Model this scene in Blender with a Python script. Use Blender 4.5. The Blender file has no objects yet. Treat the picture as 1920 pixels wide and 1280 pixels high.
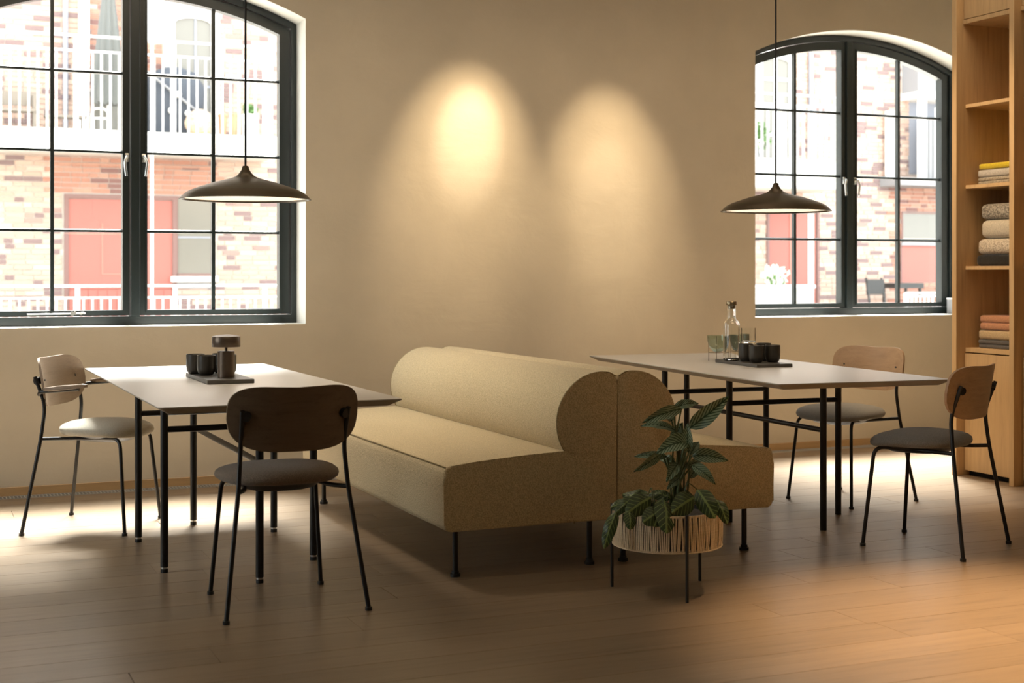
import bpy, bmesh, math, random
import numpy as np
from mathutils import Vector, Matrix, Euler
random.seed(7)
S = bpy.context.scene
COL = S.collection
PI = math.pi
R = math.radians

# ------------------------------------------------------------------ camera
cam_d = bpy.data.cameras.new('camera')
cam = bpy.data.objects.new('camera', cam_d); COL.objects.link(cam)
cam.location = (0, -7.95, 1.195)
cam.rotation_euler = (R(90), 0, R(-23.4))
cam_d.sensor_width = 36.0
cam_d.lens = 2610 / 1920 * 36
cam_d.shift_y = -126 / 1920
cam_d.clip_start = 0.05
cam_d.clip_end = 200
cam_d.dof.use_dof = True
cam_d.dof.focus_distance = 6.0
cam_d.dof.aperture_fstop = 3.6
S.camera = cam

# ------------------------------------------------------------------ world, light, exposure
W = bpy.data.worlds.new('sky'); S.world = W; W.use_nodes = True
nt = W.node_tree; bg = nt.nodes['Background']
bg.inputs['Color'].default_value = (0.93, 0.97, 1.0, 1)
bg.inputs['Strength'].default_value = 7.0

def lamp(name, kind, loc, energy, color, aim=None, **kw):
    d = bpy.data.lights.new(name, kind); d.energy = energy; d.color = color
    o = bpy.data.objects.new(name, d); COL.objects.link(o); o.location = loc
    if aim is not None:
        o.rotation_euler = (Vector(aim) - Vector(loc)).to_track_quat('-Z', 'Y').to_euler()
    for k, v in kw.items(): setattr(d, k, v)
    return o

# hazy sun over the roofs across the courtyard
lamp('sun', 'SUN', (0, 0, 9), 62.0, (1.0, 0.97, 0.92), aim=(-0.24, -0.64, 9 - 1.0), angle=R(26))
WARM = (1.0, 0.76, 0.48)
# continuous wall-washer strip in the ceiling, along the plaster wall
lamp('wall_washer', 'AREA', (3.6, -2.1, 3.34), 27, (1.0, 0.80, 0.56), aim=(3.6, 0.0, 0.6), shape='RECTANGLE', size=7.0, size_y=0.08, spread=R(110))
# accent spots on the plaster wall
lamp('spot_lamp', 'SPOT', (3.28, -1.05, 3.34), 240, WARM, aim=(3.12, 0, 1.80), spot_size=R(37), spot_blend=1.0, shadow_soft_size=0.03)
lamp('spot_lamp', 'SPOT', (3.28, -1.05, 3.34), 190, (1.0, 0.84, 0.62), aim=(3.15, 0, 2.04), spot_size=R(19), spot_blend=1.0, shadow_soft_size=0.02)
lamp('spot_lamp', 'SPOT', (4.02, -1.05, 3.34), 220, WARM, aim=(4.12, 0, 1.66), spot_size=R(36), spot_blend=1.0, shadow_soft_size=0.03)
lamp('spot_lamp', 'SPOT', (4.02, -1.05, 3.34), 90, (1.0, 0.82, 0.60), aim=(4.12, 0, 1.62), spot_size=R(20), spot_blend=1.0, shadow_soft_size=0.02)
# ceiling spot over the aisle, right
lamp('spot_lamp', 'SPOT', (3.9, -3.95, 3.34), 1450, (1.0, 0.66, 0.36), aim=(3.52, -4.45, 0), spot_size=R(46), spot_blend=1.0, shadow_soft_size=0.04)
# added fill spot over the sofas, standing in for skylight from the windows
lamp('spot_lamp', 'SPOT', (1.15, -0.9, 3.34), 150, (1.0, 0.84, 0.62), aim=(2.25, -1.9, 0.5), spot_size=R(52), spot_blend=1.0, shadow_soft_size=0.15)
# ceiling spot towards the shelves
lamp('spot_lamp', 'SPOT', (4.25, -1.40, 3.34), 230, (1.0, 0.72, 0.44), aim=(5.75, -1.85, 1.0), spot_size=R(62), spot_blend=0.9, shadow_soft_size=0.05)
# broad warm fill added under the ceiling, no fixture behind it
lamp('room_fill', 'AREA', (2.2, -4.6, 3.36), 17, (1.0, 0.76, 0.50), aim=(2.2, -4.6, 0), shape='RECTANGLE', size=5.0, size_y=4.0)
vs = S.view_settings
S.display_settings.display_device = 'sRGB'
vs.view_transform = 'Standard'; vs.look = 'None'; vs.exposure = 0.0; vs.gamma = 1.0; vs.use_curve_mapping = False
cy = S.cycles
cy.use_denoising = True
cy.max_bounces = 8; cy.diffuse_bounces = 5; cy.glossy_bounces = 3; cy.transmission_bounces = 8; cy.transparent_max_bounces = 16
cy.sample_clamp_indirect = 6.0
cy.caustics_reflective = False; cy.caustics_refractive = False
cy.blur_glossy = 1.0

# ------------------------------------------------------------------ materials
def srgb(r, g, b):
    f = lambda c: (c / 255 / 12.92) if c / 255 <= 0.04045 else ((c / 255 + 0.055) / 1.055) ** 2.4
    return (f(r), f(g), f(b), 1)

def new_mat(name, col, rough=0.5, metal=0.0, spec=0.5):
    m = bpy.data.materials.new(name); m.use_nodes = True
    p = m.node_tree.nodes['Principled BSDF']
    p.inputs['Base Color'].default_value = col if len(col) == 4 else (*col, 1)
    p.inputs['Roughness'].default_value = rough
    p.inputs['Metallic'].default_value = metal
    p.inputs['Specular IOR Level'].default_value = spec
    return m

def nd(m, t, **kw):
    n = m.node_tree.nodes.new(t)
    for k, v in kw.items():
        if k.startswith('i_'):
            n.inputs[k[2:].replace('_', ' ')].default_value = v
        else: setattr(n, k, v)
    return n
def lk(m, a, b): m.node_tree.links.new(a, b)

def ramp(m, fac, stops):
    n = nd(m, 'ShaderNodeValToRGB'); cr = n.color_ramp
    while len(cr.elements) < len(stops): cr.elements.new(0.5)
    for e, (p, c) in zip(cr.elements, stops): e.position = p; e.color = c if len(c) == 4 else (*c, 1)
    lk(m, fac, n.inputs['Fac']); return n.outputs['Color']

def coords(m, scale=(1, 1, 1), src='Object', rnd=False):
    tc = nd(m, 'ShaderNodeTexCoord'); mp = nd(m, 'ShaderNodeMapping')
    mp.inputs['Scale'].default_value = scale
    lk(m, tc.outputs[src], mp.inputs['Vector'])
    if rnd:
        oi = nd(m, 'ShaderNodeObjectInfo'); mu = nd(m, 'ShaderNodeMath', operation='MULTIPLY'); mu.inputs[1].default_value = 37.0
        lk(m, oi.outputs['Random'], mu.inputs[0])
        cb = nd(m, 'ShaderNodeCombineXYZ')
        for i in range(3): lk(m, mu.outputs[0], cb.inputs[i])
        lk(m, cb.outputs[0], mp.inputs['Location'])
    return mp.outputs[0]

def noise(m, vec, scale, detail=3, rough=0.5, dist=0.0):
    n = nd(m, 'ShaderNodeTexNoise'); n.inputs['Scale'].default_value = scale; n.inputs['Detail'].default_value = detail
    n.inputs['Roughness'].default_value = rough; n.inputs['Distortion'].default_value = dist
    lk(m, vec, n.inputs['Vector']); return n.outputs['Fac']

def bump(m, h, strength=0.2, dist=0.01):
    b = nd(m, 'ShaderNodeBump'); b.inputs['Strength'].default_value = strength; b.inputs['Distance'].default_value = dist
    lk(m, h, b.inputs['Height'])
    p = m.node_tree.nodes['Principled BSDF']; lk(m, b.outputs[0], p.inputs['Normal']); return b
def setc(m, c): lk(m, c, m.node_tree.nodes['Principled BSDF'].inputs['Base Color'])
def mul(c, f): return (c[0] * f, c[1] * f, c[2] * f, 1)

def plaster(name, col, b=0.35):
    m = new_mat(name, col, 0.92, spec=0.15)
    v = coords(m)
    setc(m, ramp(m, noise(m, v, 2.2, 6, 0.6), [(0.3, mul(col, 0.93)), (0.7, mul(col, 1.04))]))
    a = noise(m, v, 3.2, 7, 0.55, 0.6)
    # long shallow trowel marks
    v2 = coords(m, (0.7, 1, 2.6)); a2 = noise(m, v2, 4.5, 3, 0.5, 0.4)
    g = noise(m, v, 160, 2)
    mx = nd(m, 'ShaderNodeMath', operation='MULTIPLY_ADD'); lk(m, g, mx.inputs[0]); mx.inputs[1].default_value = 0.05; lk(m, a, mx.inputs[2])
    ad = nd(m, 'ShaderNodeMath', operation='MULTIPLY_ADD'); lk(m, a2, ad.inputs[0]); ad.inputs[1].default_value = 0.3; lk(m, mx.outputs[0], ad.inputs[2])
    bump(m, ad.outputs[0], b, 0.02)
    return m

def wood(name, col, dark=0.72, axis='x', rough=0.5, scale=1.0, rnd=True, b=0.08, var=0.0):
    m = new_mat(name, col, rough, spec=0.35)
    k = {'x': (1.0, 14, 14), 'y': (14, 1.0, 14), 'z': (14, 14, 1.0)}[axis]
    v = coords(m, tuple(c * scale for c in k), rnd=rnd)
    n1 = noise(m, v, 2.2, 5, 0.62, 0.5)
    k2 = {'x': (2.0, 90, 90), 'y': (90, 2.0, 90), 'z': (90, 90, 2.0)}[axis]
    v2 = coords(m, tuple(c * scale for c in k2), rnd=rnd)
    n2 = noise(m, v2, 3.0, 2, 0.5)
    ad = nd(m, 'ShaderNodeMath', operation='MULTIPLY_ADD'); lk(m, n2, ad.inputs[0]); ad.inputs[1].default_value = 0.45; lk(m, n1, ad.inputs[2])
    c = ramp(m, ad.outputs[0], [(0.42, mul(col, dark)), (0.66, col), (0.9, mul(col, 1.12))])
    if var:
        oi = nd(m, 'ShaderNodeObjectInfo')
        c2 = ramp(m, oi.outputs['Random'], [(0, mul((1, 1, 1), 1 - var)), (1, mul((1, 1, 1), 1 + var * 0.4))])
        mx = nd(m, 'ShaderNodeMixRGB', blend_type='MULTIPLY'); mx.inputs['Fac'].default_value = 1
        lk(m, c, mx.inputs[1]); lk(m, c2, mx.inputs[2]); c = mx.outputs[0]
    setc(m, c)
    bump(m, ad.outputs[0], b, 0.004)
    return m

def fabric(name, col, col2=None, scale=420, b=0.5, weave=True, spec=0.1, thr=(0.38, 0.62)):
    m = new_mat(name, col, 0.95, spec=spec)
    m.node_tree.nodes['Principled BSDF'].inputs['Sheen Weight'].default_value = 0.25
    m.node_tree.nodes['Principled BSDF'].inputs['Sheen Roughness'].default_value = 0.5
    v = coords(m)
    n = noise(m, v, scale, 2, 0.6)
    setc(m, ramp(m, n, [(thr[0], col2 or mul(col, 0.72)), (thr[1], col)]))
    n3 = noise(m, v, scale * 0.35, 3, 0.6)
    ad = nd(m, 'ShaderNodeMath', operation='ADD'); lk(m, n, ad.inputs[0]); lk(m, n3, ad.inputs[1])
    bump(m, ad.outputs[0], b, 0.003)
    return m

M = {}
M['wall'] = plaster('wall_plaster', (0.56, 0.495, 0.39, 1), 0.28)
M['reveal'] = plaster('white_plaster', (0.74, 0.72, 0.67, 1), 0.1)
M['ceiling'] = plaster('ceiling_paint', (0.45, 0.40, 0.33, 1), 0.05)
M['oak_floor'] = wood('oak_floor', (0.235, 0.172, 0.114, 1), 0.70, 'x', 0.34, 1.0, True, 0.10, 0.12)
M['joint'] = new_mat('floor_joint', (0.14, 0.10, 0.065), 0.8)
M['oak_trim'] = wood('oak_trim', (0.42, 0.27, 0.13, 1), 0.8, 'x', 0.5, 1.0, False)
M['oak_cab'] = wood('oak_cabinet', (0.52, 0.35, 0.18, 1), 0.78, 'z', 0.5)
M['frame'] = new_mat('window_paint', (0.018, 0.026, 0.027), 0.32)
M['steel'] = new_mat('brushed_steel', (0.62, 0.62, 0.60), 0.28, 1.0)
M['alu'] = new_mat('grille_metal', (0.62, 0.63, 0.62), 0.4, 0.6)
M['black'] = new_mat('black_metal', (0.012, 0.012, 0.013), 0.38)
M['plastic'] = new_mat('black_plastic', (0.02, 0.02, 0.02), 0.5)
M['void'] = new_mat('dark_duct', (0.01, 0.01, 0.01), 0.9)
M['top'] = new_mat('laminate_mushroom', (0.50, 0.48, 0.46), 0.36, spec=0.5)
M['top_edge'] = new_mat('laminate_edge', (0.42, 0.38, 0.32), 0.5)
M['sofa'] = fabric('sofa_boucle', (0.72, 0.60, 0.38, 1), (0.50, 0.405, 0.24, 1), 240, 1.0)
M['piping'] = fabric('sofa_piping', (0.40, 0.32, 0.18, 1), None, 330, 0.3)
M['bronze'] = new_mat('bronzed_brass', (0.115, 0.09, 0.062), 0.36, 0.85)
M['cord'] = new_mat('black_cord', (0.01, 0.01, 0.01), 0.6)
M['stone'] = new_mat('dark_stone', (0.075, 0.07, 0.062), 0.42)
M['cup'] = new_mat('dark_glazed_ceramic', (0.03, 0.027, 0.022), 0.33)
M['lampmetal'] = new_mat('bronzed_aluminium', (0.12, 0.09, 0.068), 0.38, 0.8)
M['brass'] = new_mat('bottle_cap_metal', (0.30, 0.24, 0.15), 0.3, 0.9)
M['straw'] = fabric('paper_cord', (0.80, 0.68, 0.48, 1), (0.66, 0.54, 0.36, 1), 220, 0.3)
M['soil'] = fabric('soil', (0.03, 0.022, 0.015, 1), None, 120, 1.0)
M['stem'] = new_mat('plant_stem', (0.07, 0.10, 0.035), 0.5)
M['white_shade'] = new_mat('shade_inside', (0.80, 0.76, 0.68), 0.5)
em = new_mat('diffuser', (0.9, 0.85, 0.75), 0.5)
em.node_tree.nodes['Principled BSDF'].inputs['Emission Color'].default_value = (1.0, 0.80, 0.58, 1)
em.node_tree.nodes['Principled BSDF'].inputs['Emission Strength'].default_value = 1.1
M['diffuser'] = em

def glass_pane():
    m = bpy.data.materials.new('window_glass'); m.use_nodes = True; t = m.node_tree
    for n in list(t.nodes): t.nodes.remove(n)
    o = nd(m, 'ShaderNodeOutputMaterial'); tr = nd(m, 'ShaderNodeBsdfTransparent'); gl = nd(m, 'ShaderNodeBsdfGlossy')
    tr.inputs[0].default_value = (0.97, 0.985, 0.975, 1); gl.inputs['Roughness'].default_value = 0.02
    lw = nd(m, 'ShaderNodeLayerWeight'); lw.inputs[0].default_value = 0.5
    pw = nd(m, 'ShaderNodeMath', operation='POWER'); lk(m, lw.outputs['Facing'], pw.inputs[0]); pw.inputs[1].default_value = 4.0
    fr = nd(m, 'ShaderNodeMath', operation='MULTIPLY_ADD'); lk(m, pw.outputs[0], fr.inputs[0]); fr.inputs[1].default_value = 0.5; fr.inputs[2].default_value = 0.025
    mx = nd(m, 'ShaderNodeMixShader'); lk(m, fr.outputs[0], mx.inputs[0]); lk(m, tr.outputs[0], mx.inputs[1]); lk(m, gl.outputs[0], mx.inputs[2])
    lk(m, mx.outputs[0], o.inputs[0]); return m
M['pane'] = glass_pane()
def glass(name, col, rough=0.0, ior=1.45):
    m = new_mat(name, col, rough); p = m.node_tree.nodes['Principled BSDF']
    p.inputs['Transmission Weight'].default_value = 1.0; p.inputs['IOR'].default_value = ior
    return m
M['clear'] = glass('clear_glass', (0.97, 0.98, 0.97))
M['green_glass'] = glass('smoky_green_glass', (0.68, 0.77, 0.71))

def leafmat(name, base, stripe, freq, slant, w, under=None, midw=0.05):
    m = new_mat(name, base, 0.38, spec=0.4)
    uv = nd(m, 'ShaderNodeUVMap'); uv.uv_map = 'UVMap'
    sp = nd(m, 'ShaderNodeSeparateXYZ'); lk(m, uv.outputs[0], sp.inputs[0])
    def mt(op, a, b=None):
        n = nd(m, 'ShaderNodeMath', operation=op)
        for i, x in enumerate((a, b)):
            if x is None: continue
            if isinstance(x, (int, float)): n.inputs[i].default_value = x
            else: lk(m, x, n.inputs[i])
        return n.outputs[0]
    au = mt('ABSOLUTE', mt('SUBTRACT', sp.outputs[0], 0.5))
    ph = mt('SUBTRACT', mt('MULTIPLY', sp.outputs[1], freq), mt('MULTIPLY', au, slant))
    s = mt('SINE', mt('MULTIPLY', ph, 2 * PI))
    st = mt('GREATER_THAN', s, w)
    mid = mt('LESS_THAN', au, midw)
    fac = mt('MAXIMUM', st, mid)
    mx = nd(m, 'ShaderNodeMixRGB'); lk(m, fac, mx.inputs[0]); mx.inputs[1].default_value = base; mx.inputs[2].default_value = stripe
    g = nd(m, 'ShaderNodeNewGeometry'); m2 = nd(m, 'ShaderNodeMixRGB'); lk(m, g.outputs['Backfacing'], m2.inputs[0])
    lk(m, mx.outputs[0], m2.inputs[1]); m2.inputs[2].default_value = under or (0.09, 0.025, 0.035, 1)
    setc(m, m2.outputs[0])
    return m
M['calathea'] = leafmat('calathea_leaf', (0.24, 0.32, 0.20, 1), (0.03, 0.065, 0.03, 1), 9, 7, 0.35, None, 0.035)
M['maranta'] = leafmat('maranta_leaf', (0.035, 0.062, 0.022, 1), (0.20, 0.27, 0.09, 1), 7, 3.5, 0.90, None, 0.05)

def brickmat(name, isl, a, b, c):
    m = new_mat(name, a, 0.9, spec=0.1)
    if isl:
        g = nd(m, 'ShaderNodeNewGeometry'); f = g.outputs['Random Per Island']
    else:
        g = nd(m, 'ShaderNodeObjectInfo'); f = g.outputs['Random']
    setc(m, ramp(m, f, [(0.0, c), (0.14, c), (0.2, a), (0.6, mul(a, 1.08)), (1.0, b)]))
    bump(m, noise(m, coords(m), 30, 3), 0.3, 0.01)
    return m
BA, BB, BC = (0.40, 0.275, 0.22, 1), (0.47, 0.36, 0.30, 1), (0.20, 0.14, 0.135, 1)
M['brick'] = brickmat('pale_brick', False, BA, BB, BC)
M['brick_i'] = brickmat('pale_brick_courses', True, BA, BB, BC)
RA, RB, RC = (0.31, 0.155, 0.115, 1), (0.38, 0.22, 0.165, 1), (0.18, 0.10, 0.09, 1)
M['rbrick'] = brickmat('red_brick', False, RA, RB, RC)
M['rbrick_i'] = brickmat('red_brick_courses', True, RA, RB, RC)
M['mortar'] = new_mat('mortar', (0.46, 0.41, 0.37), 0.95, spec=0.1)
M['concrete'] = plaster('pale_concrete', (0.66, 0.63, 0.57, 1), 0.1)
M['whitepaint'] = new_mat('white_paint', (0.80, 0.78, 0.75), 0.5)
M['redpaint'] = new_mat('red_door_paint', (0.31, 0.105, 0.085), 0.7)
M['redpaint2'] = new_mat('red_panel_line', (0.40, 0.17, 0.13), 0.6)
M['brownpaint'] = new_mat('brown_frame_paint', (0.16, 0.085, 0.075), 0.6)
M['farglass'] = new_mat('far_window_glass', (0.16, 0.15, 0.13), 0.15)
M['greyclad'] = new_mat('grey_cladding', (0.24, 0.24, 0.25), 0.7)
M['greypaint'] = new_mat('blue_grey_paint', (0.22, 0.23, 0.27), 0.6)
M['tarp'] = new_mat('grey_canvas', (0.13, 0.135, 0.13), 0.9)
M['bluetarp'] = new_mat('blue_grey_canvas', (0.06, 0.068, 0.085), 0.9)
M['canvas'] = new_mat('white_canvas', (0.78, 0.76, 0.71), 0.9)
M['terracotta'] = new_mat('terracotta', (0.46, 0.25, 0.15), 0.8)
M['beigeplush'] = fabric('dry_grass', (0.62, 0.46, 0.33, 1), (0.48, 0.34, 0.22, 1), 30, 1.0)
M['green'] = new_mat('garden_green', (0.10, 0.20, 0.06), 0.6)
M['flower'] = new_mat('white_flower', (0.82, 0.80, 0.72), 0.6)
M['paving'] = plaster('courtyard_paving', (0.45, 0.42, 0.38, 1), 0.1)
M['woodgrey'] = new_mat('weathered_wood', (0.22, 0.19, 0.16), 0.8)

# ------------------------------------------------------------------ mesh helpers
def link(o, parent=None):
    COL.objects.link(o)
    if parent is not None: o.parent = parent
    return o
def mesh_obj(name, verts, faces, mat, parent=None, smooth=False, uvs=None):
    me = bpy.data.meshes.new(name); me.from_pydata([tuple(v) for v in verts], [], faces); me.update()
    o = bpy.data.objects.new(name, me)
    if mat is not None: me.materials.append(mat)
    if smooth:
        for p in me.polygons: p.use_smooth = True
    if uvs is not None:
        l = me.uv_layers.new(name='UVMap')
        for lp in me.loops: l.data[lp.index].uv = uvs[lp.vertex_index]
    return link(o, parent)
def bm_obj(name, bm, mat, parent=None, smooth=False, auto=None):
    me = bpy.data.meshes.new(name)
    bmesh.ops.recalc_face_normals(bm, faces=bm.faces)
    bm.to_mesh(me); bm.free()
    if mat is not None: me.materials.append(mat)
    if smooth:
        for p in me.polygons: p.use_smooth = True
        if auto is not None and hasattr(me, 'set_sharp_from_angle'): me.set_sharp_from_angle(angle=R(auto))
    o = bpy.data.objects.new(name, me)
    return link(o, parent)
def empty(name, loc, rz=0, label=None, cat=None, group=None, kind=None):
    o = bpy.data.objects.new(name, None); o.empty_display_size = 0.1; COL.objects.link(o)
    o.location = loc; o.rotation_euler = (0, 0, rz)
    tag(o, label, cat, group, kind); return o
def tag(o, label=None, cat=None, group=None, kind=None):
    if label: o['label'] = label
    if cat: o['category'] = cat
    if group: o['group'] = group
    if kind: o['kind'] = kind
    return o

def add_box(bm, x0, x1, y0, y1, z0, z1):
    v = [bm.verts.new(p) for p in ((x0, y0, z0), (x1, y0, z0), (x1, y1, z0), (x0, y1, z0), (x0, y0, z1), (x1, y0, z1), (x1, y1, z1), (x0, y1, z1))]
    for f in ((3, 2, 1, 0), (4, 5, 6, 7), (0, 1, 5, 4), (1, 2, 6, 5), (2, 3, 7, 6), (3, 0, 4, 7)): bm.faces.new([v[i] for i in f])
    return v
def box(name, x0, x1, y0, y1, z0, z1, mat, parent=None, bev=0, seg=2):
    bm = bmesh.new(); add_box(bm, min(x0, x1), max(x0, x1), min(y0, y1), max(y0, y1), min(z0, z1), max(z0, z1))
    if bev: bmesh.ops.bevel(bm, geom=list(bm.edges), offset=bev, segments=seg, profile=0.5, affect='EDGES')
    return bm_obj(name, bm, mat, parent, smooth=bool(bev), auto=40 if bev else None)
def add_tube(bm, pts, r, n=10, closed=False, cap=True):
    pts = [Vector(p) for p in pts]; rs = r if isinstance(r, (list, tuple)) else [r] * len(pts)
    N = len(pts); rings = []; up = None
    for i, p in enumerate(pts):
        a = pts[(i - 1) % N] if (closed or i > 0) else p
        b = pts[(i + 1) % N] if (closed or i < N - 1) else p
        d = (b - a).normalized()
        if up is None:
            up = Vector((0, 0, 1)) if abs(d.z) < 0.9 else Vector((1, 0, 0))
        s = d.cross(up).normalized(); up = s.cross(d).normalized()
        rings.append([bm.verts.new(p + (s * math.cos(2 * PI * k / n) + up * math.sin(2 * PI * k / n)) * rs[i]) for k in range(n)])
    for i in range(N if closed else N - 1):
        A, B = rings[i], rings[(i + 1) % N]
        for k in range(n): bm.faces.new((A[k], A[(k + 1) % n], B[(k + 1) % n], B[k]))
    if cap and not closed:
        bm.faces.new(rings[0][::-1]); bm.faces.new(rings[-1])
def tube(name, pts, r, mat, parent=None, n=10, closed=False):
    bm = bmesh.new(); add_tube(bm, pts, r, n, closed); return bm_obj(name, bm, mat, parent, True, 60)
def fillet(pts, rad, seg=5):
    pts = [Vector(p) for p in pts]; out = [pts[0]]
    for i in range(1, len(pts) - 1):
        a, b, c = pts[i - 1], pts[i], pts[i + 1]
        u = (a - b).normalized(); v = (c - b).normalized(); t = min(rad, (a - b).length * 0.45, (c - b).length * 0.45)
        p, q = b + u * t, b + v * t
        for k in range(seg + 1):
            s = k / seg; out.append(p * (1 - s) ** 2 + b * 2 * s * (1 - s) + q * s * s)
    out.append(pts[-1]); return out
def add_lathe(bm, prof, cx=0, cy_=0, n=32):
    rings = []
    for r, z in prof:
        if r < 1e-6: rings.append([bm.verts.new((cx, cy_, z))])
        else: rings.append([bm.verts.new((cx + r * math.cos(2 * PI * k / n), cy_ + r * math.sin(2 * PI * k / n), z)) for k in range(n)])
    for A, B in zip(rings, rings[1:]):
        for k in range(n):
            if len(A) == 1 and len(B) == 1: continue
            if len(A) == 1: bm.faces.new((A[0], B[k], B[(k + 1) % n]))
            elif len(B) == 1: bm.faces.new((A[k], A[(k + 1) % n], B[0]))
            else: bm.faces.new((A[k], A[(k + 1) % n], B[(k + 1) % n], B[k]))
def lathe(name, prof, mat, parent=None, n=40, auto=35, cx=0, cy_=0):
    bm = bmesh.new(); add_lathe(bm, prof, cx, cy_, n); return bm_obj(name, bm, mat, parent, True, auto)
def add_prism(bm, poly, a0, a1, axis='y'):
    """poly in the plane normal to axis; y: (x,z), x: (y,z), z: (x,y)"""
    def P(p, a): return {'y': (p[0], a, p[1]), 'x': (a, p[0], p[1]), 'z': (p[0], p[1], a)}[axis]
    A = [bm.verts.new(P(p, a0)) for p in poly]; B = [bm.verts.new(P(p, a1)) for p in poly]; n = len(poly)
    bm.faces.new(A); bm.faces.new(B[::-1])
    for i in range(n): bm.faces.new((A[i], B[i], B[(i + 1) % n], A[(i + 1) % n]))
def ring_prism(name, outer, inner, y0, y1, mat, parent=None, bev=0):
    bm = bmesh.new(); n = len(outer)
    V = {}
    for k, loop in (('o', outer), ('i', inner)):
        for y in (y0, y1): V[k, y] = [bm.verts.new((p[0], y, p[1])) for p in loop]
    for i in range(n):
        j = (i + 1) % n
        bm.faces.new((V['o', y0][i], V['o', y0][j], V['i', y0][j], V['i', y0][i]))
        bm.faces.new((V['o', y1][i], V['i', y1][i], V['i', y1][j], V['o', y1][j]))
        bm.faces.new((V['o', y0][i], V['o', y1][i], V['o', y1][j], V['o', y0][j]))
        bm.faces.new((V['i', y0][i], V['i', y0][j], V['i', y1][j], V['i', y1][i]))
    return bm_obj(name, bm, mat, parent)
def copy_tree(o, parent=None):
    c = o.copy(); COL.objects.link(c); c.parent = parent
    for ch in list(o.children): copy_tree(ch, c)
    return c

# ================================================================== SETTING
X0, X1, Y0, ZC = -3.4, 7.35, -11.0, 3.4
WIN = [dict(c=1.1825, l=0.24, r=2.125), dict(c=6.15, l=5.225, r=7.09)]
SILL = 0.905
def arc_z(x, c, apex, rad): return apex - rad + math.sqrt(max(rad * rad - (x - c) ** 2, 0))

# --- floor: joint bed with oak planks
floor = box('floor', X0, X1, Y0, 0.0, -0.06, -0.004, M['joint']); tag(floor, kind='structure')
PW = 0.198
protos = {}
row = 0; y = -0.098
while y > Y0:
    y1 = y; y0 = max(y - PW, Y0)
    x = X0 - random.uniform(0, 1.9) * (1 if y > -5.6 else 2)
    while x < X1:
        Lp = random.choice((1.8, 2.2, 2.2, 2.6)) if (y > -5.6 and x > -.8) else (5.6 if y > -5.6 else 7.5)
        a, b = max(x, X0), min(x + Lp, X1)
        if b - a > 0.05:
            key = (round(b - a, 2), round(y1 - y0, 3))
            if key not in protos:
                bm = bmesh.new(); w = (y1 - y0) / 2 - 0.0004; h = key[0] / 2 - 0.0004
                V = [bm.verts.new(p) for p in ((-h, -w, -0.004), (h, -w, -0.004), (h, w, -0.004), (-h, w, -0.004),
                     (-h, -w, -0.0010), (h, -w, -0.0010), (h, w, -0.0010), (-h, w, -0.0010),
                     (-h + .0007, -w + .0007, 0), (h - .0007, -w + .0007, 0), (h - .0007, w - .0007, 0), (-h + .0007, w - .0007, 0))]
                for q in range(2):
                    for k in range(4): bm.faces.new((V[q * 4 + k], V[q * 4 + (k + 1) % 4], V[q * 4 + 4 + (k + 1) % 4], V[q * 4 + 4 + k]))
                bm.faces.new(V[8:12])
                me = bpy.data.meshes.new('plank'); bm.to_mesh(me); bm.free(); me.materials.append(M['oak_floor']); protos[key] = me
            o = bpy.data.objects.new('plank', protos[key]); link(o, floor); o.location = ((a + b) / 2, (y0 + y1) / 2, 0)
        x += Lp
    y = y0 - 0.0 if y0 > Y0 else Y0 - 1
    row += 1

# --- back wall with two segmental-arched openings
def wall_back():
    bm = bmesh.new(); yb = 0.32; zt = ZC; z0 = -0.06
    def quad(*p): bm.faces.new([bm.verts.new(q) for q in p])
    spans = []; x = X0
    for w in WIN:
        spans.append((x, w['l'], None)); N = 28
        for i in range(N): spans.append((w['l'] + (w['r'] - w['l']) * i / N, w['l'] + (w['r'] - w['l']) * (i + 1) / N, w))
        x = w['r']
    spans.append((x, X1, None))
    for a, b, w in spans:
        for y, fl in ((0, 0), (yb, 1)):
            def q(za, zb, zc, zd):
                p = [(a, y, za), (b, y, zb), (b, y, zc), (a, y, zd)]
                quad(*(p if not fl else p[::-1]))
            if w is None: q(z0, z0, zt, zt)
            else:
                za, zb = arc_z(a, w['c'], 2.895, 2.257), arc_z(b, w['c'], 2.895, 2.257)
                q(z0, z0, SILL, SILL); q(za, zb, zt, zt)
    bmesh.ops.remove_doubles(bm, verts=bm.verts, dist=1e-5)
    o = bm_obj('wall_back', bm, M['wall']); tag(o, kind='structure')
    # reveals in white plaster
    for w in WIN:
        loop = [(w['l'], SILL), (w['r'], SILL)] + [(w['l'] + (w['r'] - w['l']) * i / 28, arc_z(w['l'] + (w['r'] - w['l']) * i / 28, w['c'], 2.895, 2.257)) for i in range(28, -1, -1)]
        bm = bmesh.new(); A = [bm.verts.new((p[0], 0, p[1])) for p in loop]; B = [bm.verts.new((p[0], yb, p[1])) for p in loop]
        n = len(loop)
        for i in range(n): bm.faces.new((A[i], A[(i + 1) % n], B[(i + 1) % n], B[i]))
        me = bpy.data.meshes.new('reveal'); bm.to_mesh(me); bm.free(); me.materials.append(M['reveal'])
        link(bpy.data.objects.new('reveal', me), o)['label'] = 'white plastered window reveal'
wall_back()
def shell(name, *b, mat='wall'):
    return tag(box(name, *b, M[mat]), kind='structure')
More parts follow.
